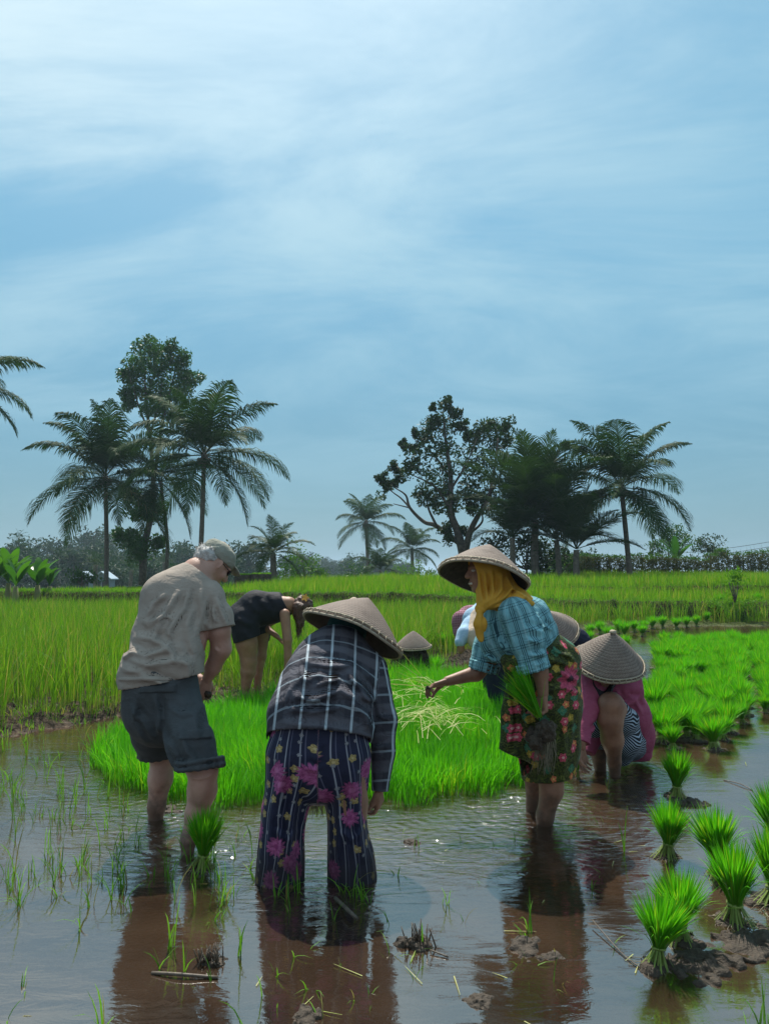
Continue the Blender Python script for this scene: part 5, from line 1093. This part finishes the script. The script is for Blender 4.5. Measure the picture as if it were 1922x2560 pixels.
s = Sd(.03); s.ell(hc, (.116, .098, .12), (f_, r_, u_)); s.ch([(1512, 1690, 5.34, 32), (1500, 1725, 5.28, 26), (1492, 1756, 5.26, 20)], .03, .6); s.noise(.006, 18, (1, 1, .5), 4); s.sub(Sd(.02).ell(hc + f_ * .10 - u_ * .02, (.06, .062, .08), (f_, r_, u_))); garment('headscarf', s, C_BLACK, wk, .006)
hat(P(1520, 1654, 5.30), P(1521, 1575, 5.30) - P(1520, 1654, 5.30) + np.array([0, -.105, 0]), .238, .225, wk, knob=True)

# ------------------------------------------------------------------ the woman in black further back
g0 = np.array([-1.5, 8.5, hz(-1.5, 8.5)])
wr_ = thing('person', 'woman in a black sleeveless playsuit bent over with an orange flower in her hair', 'person', tuple(g0))
s = Sd(.03); D = 8.5
s.ch([(612, 1545, D, 34), (650, 1518, D, 27), (700, 1516, D, 23), (722, 1512, D, 20)], .05); s.ch([(718, 1508, D, 13), (745, 1515, D, 12)], .02)
hc = P(755, 1520, D); f_, r_, u_ = head(s, hc, (.42, -.1, -.9), (.9, 0, .42))
s.ch([(712, 1535, D - .15, 13), (719, 1600, D - .2, 11), (720, 1640, D - .2, 9.5), (717, 1690, D - .2, 7)], .02)
s.ch([(702, 1540, D + .18, 11), (655, 1568, D + .15, 9), (670, 1573, D + .1, 8), (694, 1592, D, 6)], .02)
s.ch([(612, 1550, D - .1, 32), (617, 1610, D - .1, 26), (622, 1655, D - .1, 19), (620, 1680, D - .1, 17.5), (612, 1735, D - .1, 10), (612, 1760, D - .1, 9)], .03); s.ch([(640, 1550, D + .15, 30), (658, 1590, D + .15, 15), (655, 1640, D + .15, 11), (646, 1690, D + .15, 9), (642, 1755, D + .15, 8)], .03)
body = s.mesh(.007); h1 = hand(P(717, 1692, D - .2), (0, 0, -1), (1, 0, 0), (.4, .5, .4), 1, 1); h2 = hand(P(694, 1592, D), (.6, -.1, -.7), (.7, 0, .4), (.4, .6, .4), 1, 1)
mk('body', *join([body, h1, h2]), SK_LADY, wr_)
s = Sd(.04); s.ch([(610, 1545, D, 43), (640, 1518, D, 40), (690, 1517, D, 34), (708, 1514, D, 29)], .05); s.ch([(700, 1530, D, 22), (660, 1540, D, 24)], .04); s.ch([(612, 1550, D - .1, 36), (619, 1620, D - .1, 33)], .03); s.ch([(640, 1550, D + .15, 34), (655, 1590, D + .15, 21)], .03)
for pts in ([(630, 1500), (650, 1530)], [(660, 1495), (680, 1530)], [(600, 1540), (640, 1560)], [(620, 1570), (640, 1600)]): s.fold(pts, D, 7, .010)
s.noise(.007, 11, (1, 1, 1), 81); s.cut(P(619, 1598, D - .1), P(622, 1640, D - .1) - P(615, 1570, D - .1) + np.array([.06, 0, 0]), .3); s.cut(P(716, 1510, D), (1, 0, .55), .3)
garment('playsuit', s, C_BLACK, wr_, .007)
rg = np.random.default_rng(17); s = Sd(.03); s.ell(hc + u_ * .02 - f_ * .025, (.105, .095, .11), (f_, r_, u_)); s.ch([(748, 1520, D - .06, 17), (750, 1555, D - .08, 9), (746, 1583, D - .08, 4)], .03); s.noise(.018, 26, (1, 1, 1), 7, 3); s.sub(Sd(.02).ell(hc + f_ * .09 + u_ * .03, (.07, .06, .05), (f_, r_, u_)))
hv, hfc = s.mesh(.006); N = 500; k = rg.integers(0, len(hv), N); v, q, rr, ll = blades(hv[k], -RG.uniform(.03, .11, N), RG.uniform(.1, .7, N), .006, 3); mk('hair', *join([(hv, hfc), (v, q)]), M_BROWNH, wr_)
c = P(763, 1494, D - .08); parts = []
for k in range(5):
    a = k * 2 * pi / 5; dv = np.array([cos(a), -.25, sin(a)]); sd = np.array([-sin(a), 0, cos(a)]); parts.append((np.array([c, c + dv * .018 + sd * .013, c + dv * .04 + sd * .008, c + dv * .043 - sd * .006, c + dv * .02 - sd * .013]), np.array([[0, 1, 2, 3, 4]])))
mk('hair_flower', *join(parts), M_PETAL, wr_)

# ------------------------------------------------------------------ the half hidden workers
def helper_person(label, gx_, gy_, specs, skin_ops, sk=SK_LOCAL):
    t = thing('person', label, 'person', (gx_, gy_, float(max(hz(gx_, gy_), -.05))))
    s = Sd(.03)
    for o_ in skin_ops: s.ch(*o_) if isinstance(o_, tuple) and isinstance(o_[0], list) else s.ch(o_)
    mk('body', *s.mesh(.009), sk, t)
    for nm, ops, mat, h in specs:
        s = Sd(.04)
        for o_ in ops: s.ch(o_)
        s.noise(.009, 11, (1, 1, 1), len(nm)); garment(nm, s, mat, t, h)
    return t
D = 7.6; x0 = P(1190, 1600, D)[0]
helper_person('bent worker in light blue sleeves and a beige headscarf, half hidden by the teal shirt', x0, D, [('headscarf', [[(1200, 1545, D - .2, 26), (1186, 1590, D - .35, 24), (1190, 1605, D - .4, 18)]], C_BEIGE, .008), ('blouse', [[(1210, 1545, D, 42), (1190, 1550, D - .05, 34)], [(1175, 1560, D - .2, 19), (1160, 1585, D - .35, 17), (1150, 1606, D - .4, 14)]], C_DENIM, .009), ('trousers', [[(1240, 1570, D + .2, 40), (1240, 1660, D + .2, 30), (1240, 1740, D + .2, 22)]], C_NAVY, .01)],
              [[(1210, 1545, D, 30), (1190, 1580, D - .3, 20)], [(1150, 1606, D - .4, 11), (1152, 1625, D - .4, 9)], [(1200, 1600, D - .3, 11), (1190, 1622, D - .4, 9)]])
D = 8.6; x0 = P(1160, 1600, D)[0]
helper_person('bent worker in a maroon checked shirt behind the one in light blue sleeves', x0, D, [('checked_shirt', [[(1170, 1540, D, 24), (1152, 1550, D - .1, 22), (1146, 1580, D - .15, 14)], [(1200, 1535, D, 24), (1170, 1540, D, 24)]], C_MAROON, .009), ('trousers', [[(1225, 1560, D + .1, 30), (1225, 1640, D + .1, 24), (1225, 1720, D + .1, 18)]], C_NAVY, .01)],
              [[(1190, 1540, D, 18), (1160, 1550, D, 14)], [(1146, 1578, D - .15, 9), (1144, 1605, D - .2, 8)]])
D = 6.9; x0 = P(1425, 1620, D)[0]
t = helper_person('bent worker in a navy top behind the sarong, under a tilted conical hat', x0, D, [('top', [[(1440, 1600, D, 32), (1400, 1585, D - .1, 34), (1380, 1590, D - .15, 28)], [(1445, 1610, D, 30), (1440, 1640, D + .1, 28)]], C_NAVY, .009), ('trousers', [[(1440, 1620, D + .2, 36), (1430, 1720, D + .2, 28), (1430, 1820, D + .2, 18)]], C_NAVY, .01)], [[(1400, 1590, D, 26), (1372, 1560, D - .2, 24)]])
hat(P(1372, 1574, D - .2), P(1388, 1500, D - .2) - P(1372, 1574, D - .2) + np.array([-.10, -.16, 0]), .25, .18, t)
D = 9.2; x0 = P(880, 1600, D)[0]
helper_person('worker in a round beige cap and blue top almost hidden behind the plaid woman', x0, D, [('cap', [[(884, 1511, D, 17)]], C_BEIGE, .007), ('top', [[(880, 1560, D, 34), (860, 1590, D - .1, 34), (825, 1582, D - .15, 18)]], C_DENIM, .009), ('trousers', [[(880, 1600, D + .1, 32), (880, 1700, D + .2, 24), (880, 1730, D + .2, 18)]], C_NAVY, .01)], [[(884, 1515, D, 15), (880, 1545, D, 13)]])
c = P(1033, 1612, 10.55); c[2] -= .01
ht = hat(c, (.0, -.12, 1), .245, .20, None); tag(ht, 'conical hat lying on a mud mound behind the seedling bed', 'hat')
s = Sd(.06); zc = hz(c[0], c[1])
for k in range(5): s.ell(np.array([c[0] + RG.normal(0, .16), c[1] + RG.normal(0, .06), zc + .04]), (.17, .17, c[2] - zc - .045))
s.noise(.03, 9, (1, 1, 1), 3, 3); tag(mk('mud_mound', *s.mesh(.015), M_MUD, loc=(c[0], c[1], zc)), 'low grey mud mound behind the seedling bed', 'mud mound')

# ------------------------------------------------------------------ tied seedling bundles
M_STALK = plain('pale_green_stalks', (.10, .17, .025), (.20, .25, .06), 40, .6, .2, 80)
def bundle_proto(seed, n, Hh, spread, label, neck=.075, group=None, lw=.0048):
    """leaves flaring from a tied neck, stalks and roots spread below"""
    rg = np.random.default_rng(seed); t = thing('seedling_bundle', label, 'seedling bundle', (0, 0, 0), group)
    a = rg.uniform(0, 2 * pi, n); r = np.sqrt(rg.uniform(0, 1, n)); L = Hh - neck
    tt = np.array([0, .25, .5, .75, 1.0]); l = (L * rg.uniform(.55, 1.02, n) * (1.02 - .16 * r))[:, None]
    dx, dy = np.cos(a) * r, np.sin(a) * r
    rad = (.020 + spread * tt[None] ** 1.25 * l / L)
    fl_ = rg.uniform(0, 1, n) < .06; rad = np.where(fl_[:, None], rad * 1.55, rad); l = np.where(fl_[:, None], l * .92, l)
    z = neck + l * tt[None] * np.where(fl_[:, None], 1 - .35 * tt[None] ** 2, 1) * (1 - .16 * (r[:, None] ** 2) * tt[None])
    jit = rg.normal(0, .012, (n, 2))
    c = np.stack([dx[:, None] * rad + jit[:, :1] * tt, dy[:, None] * rad + jit[:, 1:] * tt, z], -1)
    wa = a + pi / 2 + rg.uniform(-1.0, 1.0, n); wv = np.stack([np.cos(wa), np.sin(wa), np.zeros(n)], -1)[:, None, :] * (lw * rg.uniform(.7, 1.3, n))[:, None, None] * np.array([.5, .8, 1, .75, .05])[None, :, None] * .5 * 2
    v = np.stack([c - wv * .5, c + wv * .5], 2).reshape(-1, 3); o = (np.arange(n) * 10)[:, None] + (np.arange(4) * 2)[None]
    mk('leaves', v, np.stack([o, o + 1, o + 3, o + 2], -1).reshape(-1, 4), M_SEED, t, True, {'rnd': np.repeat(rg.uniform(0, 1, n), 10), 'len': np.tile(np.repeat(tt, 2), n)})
    m_ = 90; a = rg.uniform(0, 2 * pi, m_); r = np.sqrt(rg.uniform(0, 1, m_)); u = np.array([0, .5, 1.0])
    rad = .018 + .055 * u[None] ** 1.2 * rg.uniform(.2, 1.3, m_)[:, None]; z = neck * (1 - u[None]) + .008
    c = np.stack([np.cos(a)[:, None] * r[:, None] * rad, np.sin(a)[:, None] * r[:, None] * rad, np.broadcast_to(z, rad.shape)], -1)
    wv = np.stack([-np.sin(a), np.cos(a), a * 0], -1)[:, None, :] * .0026; v = np.stack([c - wv, c + wv], 2).reshape(-1, 3); o = (np.arange(m_) * 6)[:, None] + np.array([0, 2])[None]
    mk('stalks', v, np.stack([o, o + 1, o + 3, o + 2], -1).reshape(-1, 4), M_STALK, t, True)
    th = np.linspace(0, 2 * pi, 15); mk('tie', *tube(np.c_[np.cos(th) * .0245, np.sin(th) * .0245, neck + .004 * np.sin(th)], .0042, 6, False), M_TIE, t)
    s = Sd(.025)
    for k in range(7): s.ell((rg.normal(0, .035), rg.normal(0, .035), -.008), (.05 * rg.uniform(.6, 1), .05 * rg.uniform(.6, 1), .020))
    s.noise(.016, 34, (1, 1, 1), seed, 3); rb = mk('root_ball', *s.mesh(.007), M_ROOT, t)
    parts = []
    for k in range(26):
        a_ = rg.uniform(0, 6.3); d = np.array([cos(a_), sin(a_), 0]); parts.append(tube(spline([d * .02 + [0, 0, .01], d * .06 + [rg.normal(0, .01), rg.normal(0, .01), .012], d * rg.uniform(.07, .12) + [rg.normal(0, .02), rg.normal(0, .02), -.006]], 3), np.linspace(.002, .001, 7), 4))
    mk('roots', *join(parts), M_ROOTW, rb); return t
PB = [bundle_proto(100 + k, 460, .30 + .012 * k, .155 + .015 * (k % 3), 'tied bundle of bright green rice seedlings in the crowded block on the right', .06, 'seedling bundles crowded on the right', .0056) for k in range(5)]
singles = [((1690, 1992), .335, 'seedling bundle nearest the squatting woman, first of the row leading to us'), ((1668, 2142), .315, 'seedling bundle standing on a dark root mat, second from the squatting woman'),
           ((1640, 2412), .285, 'lowest seedling bundle on the right, nearest to us'), ((1700, 2352), .30, 'seedling bundle close behind the lowest one, leaning against it'),
           ((1838, 2306), .36, 'tall seedling bundle standing on a wide brown root mat, right of the lowest pair'), ((1802, 2190), .36, 'seedling bundle hidden behind the tall one on the right'),
           ((1930, 2262), .37, 'seedling bundle cut by the right edge, beside the tall one'), ((1945, 2140), .40, 'tallest seedling bundle rising at the right edge of the frame'),
           ((505, 2172), .325, 'lone seedling bundle standing in the water behind the man in the cap\'s right leg'), ((1442, 1945), .17, 'thin seedling bundle set in the water beside the squatting woman\'s hand')]
SING = [bundle_proto(200 + k, 620, .31, (.105, .115, .15)[k], singles[k][2], .07, None, .0050) for k in range(3)]
for k, ((px, py), h_, lb) in enumerate(singles):
    q = G(px, py); pr = SING[(0, 1, 2, 2, 0, 1, 0, 1, 0, 0)[k]]; sc = h_ / .31; z = float(max(hz(q[0], q[1]), -.02)) + .012
    if k < 3: t = pr; t.location = (q[0], q[1], z); t.scale = (sc,) * 3; t.rotation_euler = (0, 0, k * 1.3)
    else: t = dup(pr, (q[0], q[1], z), k * 1.7, sc, lb)
    t['group'] = 'seedling bundles standing alone in the water'
    t.rotation_euler = (RG.normal(0, .05), RG.normal(0, .06), k * 1.7)
    if k == 9: t.scale = (sc * .8, sc * .8, sc * 1.5)
def place(pr, x, y, sc, first): 
    z = float(max(hz(x, y), -.02)) + .01
    if first: pr.location = (x, y, z); pr.scale = (sc,) * 3; t = pr
    else: t = dup(pr, (x, y, z), RG.uniform(0, 6.3), sc)
    t.rotation_euler = (RG.normal(0, .09), RG.normal(0, .09), RG.uniform(0, 6.3)); return t
p = scatter(1.9, 9.6, 6.0, 16.6, .236, .45); p = p[inpoly(p[:, 0], p[:, 1], BPOLY)]; p = p[np.abs(p[:, 0]) < .515 * p[:, 1] + .15]
p = p[np.argsort(p[:, 1])]; print('bundles', len(p)); used_ = set()
for k, (x, y) in enumerate(p[:290]):
    i = k % 5; place(PB[i], x, y, RG.uniform(.66, 1.2), i not in used_); used_.add(i)
# the row of bundles along the far side of the lane and the strays beyond
far = [(1475, 1590), (1500, 1585), (1520, 1600), (1545, 1583), (1560, 1592), (1585, 1580), (1610, 1578), (1630, 1572), (1655, 1570), (1470, 1612), (1500, 1628), (1690, 1572), (1715, 1568), (1740, 1566), (1765, 1560), (1560, 1625), (1605, 1590)]
for k, (px, py) in enumerate(far):
    q = G(px, py); t = dup(PB[k % 5], (q[0], q[1], max(float(hz(q[0], q[1])), -.02) + .01), k * 1.1, RG.uniform(1.0, 1.25), 'small looking seedling bundle in the far row beyond the water lane', 'seedling bundles in the far row')
for k, ((px, py), lb) in enumerate([((1478, 1545), 'stray seedling bundle in front of the rice crop, left of two'), ((1516, 1543), 'stray seedling bundle in front of the rice crop, right of two'), ((1800, 1552), 'stray seedling bundle left of the dark weedy bund'), ((1895, 1552), 'stray seedling bundle below the dark weedy bund'), ((1012, 1660), 'seedling bundle left of the hat lying on the mud'), ((1110, 1640), 'seedling bundle between the hat on the mud and the maroon shirt'), ((1046, 1692), 'seedling bundle right in front of the hat lying on the mud'), ((1085, 1688), 'seedling bundle at the right foot of the hat lying on the mud')]):
    q = G(px, py); dup(PB[k % 5], (q[0], q[1], float(hz(q[0], q[1])) + .01), k, 1.15, lb, 'stray seedling bundles')

# ------------------------------------------------------------------ sprouts, clods, sticks and stubble in the water
def sprout(q, n, hgt, lean, w, label=None, group=None, seed=0, mat=None):
    rg = np.random.default_rng(seed); base = np.tile(np.array([q[0], q[1], -.05]), (n, 1)) + np.c_[rg.normal(0, .008, (n, 2)), np.zeros(n)]
    v, f, r, l = blades(base, (hgt + .05) * rg.uniform(.55, 1.05, n), lean * rg.uniform(.2, 1, n), w * rg.uniform(.7, 1.2, n), 5, rg.uniform(0, 6.3, n), .55, 2.2)
    o = mk('rice_sprout', v, f, mat or M_SPROUT, None, True, {'rnd': r, 'len': np.clip(l + .3, 0, 1)}, (q[0], q[1], 0.0)); return tag(o, label, 'rice plant', group)
GA, GB = 'young rice plants scattered in the water on the left', 'young rice plants scattered in the foreground water'
rg = np.random.default_rng(77); k = 0
while k < 150:
    px, py = rg.uniform(-10, 660), 1850 + 420 * rg.uniform(0, 1) ** 1.1
    q = G(px, py)
    if q[1] > bank(q[0]) - .05 or inpoly(q[:1], q[1:2], BED)[0] or (330 < px < 560 and 1990 < py < 2200 and rg.uniform() < .6): continue
    sprout(q, rg.integers(2, 6), rg.uniform(.10, .30) * (1.15 if py < 2050 else .85), .55, .0062, 'thin young rice plant standing in the water left of the seedling bed', GA, 300 + k); k += 1
spec = [(560, 2250, 6, .16, .9), (640, 2200, 5, .15, 1.0), (205, 2320, 5, .17, .8), (145, 2240, 6, .14, 1.0), (50, 2265, 5, .17, 1.1), (255, 2600, 6, .26, .5), (400, 2420, 4, .13, .6), (425, 2370, 5, .22, .7), (455, 2425, 3, .13, .5), (530, 2455, 2, .10, .8), (600, 2390, 4, .2, .5), (615, 2560, 3, .12, .5), (720, 2250, 6, .14, .9), (745, 2230, 6, .14, .8), (690, 2240, 5, .12, .9), (885, 2240, 7, .15, .9), (905, 2250, 6, .16, .8), (925, 2260, 6, .14, .9), (860, 2230, 5, .12, .8), (725, 2280, 3, .12, .7), (975, 2310, 4, .10, 1.1), (1000, 2190, 3, .12, .6), (1120, 2260, 4, .14, .7), (1325, 2330, 6, .20, .9), (1315, 2345, 5, .10, 1.3), (1055, 2365, 2, .13, .3), (730, 2390, 3, .08, .9), (800, 2550, 2, .12, .7), (925, 2530, 3, .05, .8), (775, 2470, 3, .09, .9), (1560, 2130, 2, .24, .5), (1505, 2060, 2, .10, .5), (1518, 1970, 3, .12, .6), (1500, 2000, 3, .05, 1.3), (1900, 2580, 6, .18, .7), (1870, 2600, 5, .15, .9), (1150, 2100, 2, .10, .5), (1040, 2120, 2, .1, .4), (20, 2540, 4, .1, 1.4), (60, 2470, 4, .09, 1.2), (330, 2280, 3, .12, .8), (540, 2300, 4, .12, .8)]
for k, (x, y, n, h_, l_) in enumerate(spec): sprout(G(x, y), n, h_, l_, .0072, 'small bent rice plant growing from the shallow foreground water', GB, 500 + k)
k = 0
while k < 34:
    q = G(rg.uniform(640, 1560), rg.uniform(2080, 2540))
    if inpoly(q[:1], q[1:2], BED)[0]: continue
    sprout(q, rg.integers(1, 4), rg.uniform(.05, .13), 1.0, .005, 'small bent rice plant growing from the shallow foreground water', GB, 700 + k); k += 1
def clod(px, py, r, label, seed, spikes=0, zs=.5):
    q = G(px, py); rg = np.random.default_rng(seed); s = Sd(.02)
    for k in range(6): s.ell((q[0] + rg.normal(0, r * .5), q[1] + rg.normal(0, r * .35), -.01), (r * rg.uniform(.4, .8), r * rg.uniform(.4, .8), r * zs * rg.uniform(.5, 1)))
    s.noise(r * .28, 3.2 / r, (1, 1, 1), seed, 3); t = thing('mud_clod', label, 'mud clod', (q[0], q[1], 0)); mk('mud', *s.mesh(max(.004, r * .07)), M_ROOT, t)
    parts = []
    for k in range(spikes):
        a = rg.uniform(0, 6.3); b_ = np.array([q[0] + rg.normal(0, r * .5), q[1] + rg.normal(0, r * .3), 0]); parts.append(tube(np.array([b_, b_ + [cos(a) * r * .4, sin(a) * r * .4, r * rg.uniform(.6, 1.3)]]), [.0035, .002], 5))
    if parts: mk('stubble', *join(parts), M_STICK, t)
    return t
clod(1045, 2362, .062, 'dark mud clod breaking the water in the middle foreground', 1, 22, .6); clod(525, 2408, .045, 'clump of cut black rice stubble in the left foreground', 2, 34, .35); clod(1310, 2368, .075, 'low mud clod under the bent rice plant on the right of the centre', 3, 0, .35); clod(420, 2025, .06, 'small mud clod beside the man\'s left foot', 4, 0, .4); clod(1030, 2105, .04, 'small floating clod between the plaid woman and the teal shirted woman', 5, 0, .5); clod(760, 2550, .06, 'mud clod at the bottom edge left of the centre', 6, 0, .35); clod(1730, 2405, .11, 'flat brown root mat beside the lowest pair of bundles', 7, 0, .2); clod(1860, 2360, .15, 'wide flat brown root mat below the tall right bundle', 8, 0, .16); clod(1740, 2010, .09, 'dark root mat right of the first bundle of the row', 9, 0, .35); clod(1215, 2500, .05, 'small mud clod in the lower centre right', 10, 0, .3)
def stick(pts, r, label):
    q = np.array([G(x, y, z) for x, y, z in pts]); tag(mk('stick', *tube(spline(q, 4), r, 6), M_STICK, loc=tuple(q[0])), label, 'stick')
stick([(380, 2432, .004), (450, 2436, .012), (545, 2444, .004)], .006, 'dark wet stick lying across the left brown reflection'); stick([(838, 2245, .0), (870, 2275, .03), (893, 2298, .01)], .008, 'short brown stick in front of the plaid woman'); stick([(1075, 2375, .01), (1120, 2392, .005)], .003, 'thin straw floating right of the middle mud clod'); stick([(1808, 1950, .003), (1850, 1960, .01), (1880, 1976, .003)], .003, 'thin dark twig floating on the right water'); stick([(1480, 2300, .02), (1550, 2380, .005), (1600, 2420, .005)], .0025, 'pale stem trailing left of the lowest bundle')
# floating bits of leaf
fl = []
for k in range(26):
    px, py = RG.uniform(620, 1900), RG.uniform(1900, 2560); q = G(px, py, .004)
    if inpoly(q[:1], q[1:2], BED)[0]: continue
    a = RG.uniform(0, 6.3); l = RG.uniform(.03, .14); d = np.array([cos(a), sin(a), .02]); wv = np.array([-d[1], d[0], 0]) * .0022
    fl.append(np.array([q - wv, q + wv, q + d * l + wv * .3, q + d * l - wv * .3]))
v = np.concatenate(fl); tag(mk('floating_leaf_bits', v, np.arange(len(v)).reshape(-1, 4), M_STRAW, None, True, {'rnd': np.repeat(RG.uniform(0, .85, len(fl)), 4), 'len': np.full(len(v), .5)}), 'thin bits of leaf and stem floating on the muddy water', 'leaf litter', kind='stuff')
HAZE = .0005

# ------------------------------------------------------------------ haze over the whole valley
m, b = new_mat('haze'); 
nd = b.n('ShaderNodeVolumePrincipled', {'Color': (.66, .84, 1.0, 1), 'Density': HAZE, 'Anisotropy': .2})
b.n('ShaderNodeOutputMaterial', {1: nd}, None)
x0, x1, y0, y1, z0, z1 = -1600, 1600, -9, 3100, -17, 24
tag(mk('haze', [(x0, y0, z0), (x1, y0, z0), (x1, y1, z0), (x0, y1, z0), (x0, y0, z1), (x1, y0, z1), (x1, y1, z1), (x0, y1, z1)], np.array([[0, 3, 2, 1], [4, 5, 6, 7], [0, 1, 5, 4], [1, 2, 6, 5], [2, 3, 7, 6], [3, 0, 4, 7]]), m, smooth=False), kind='stuff')
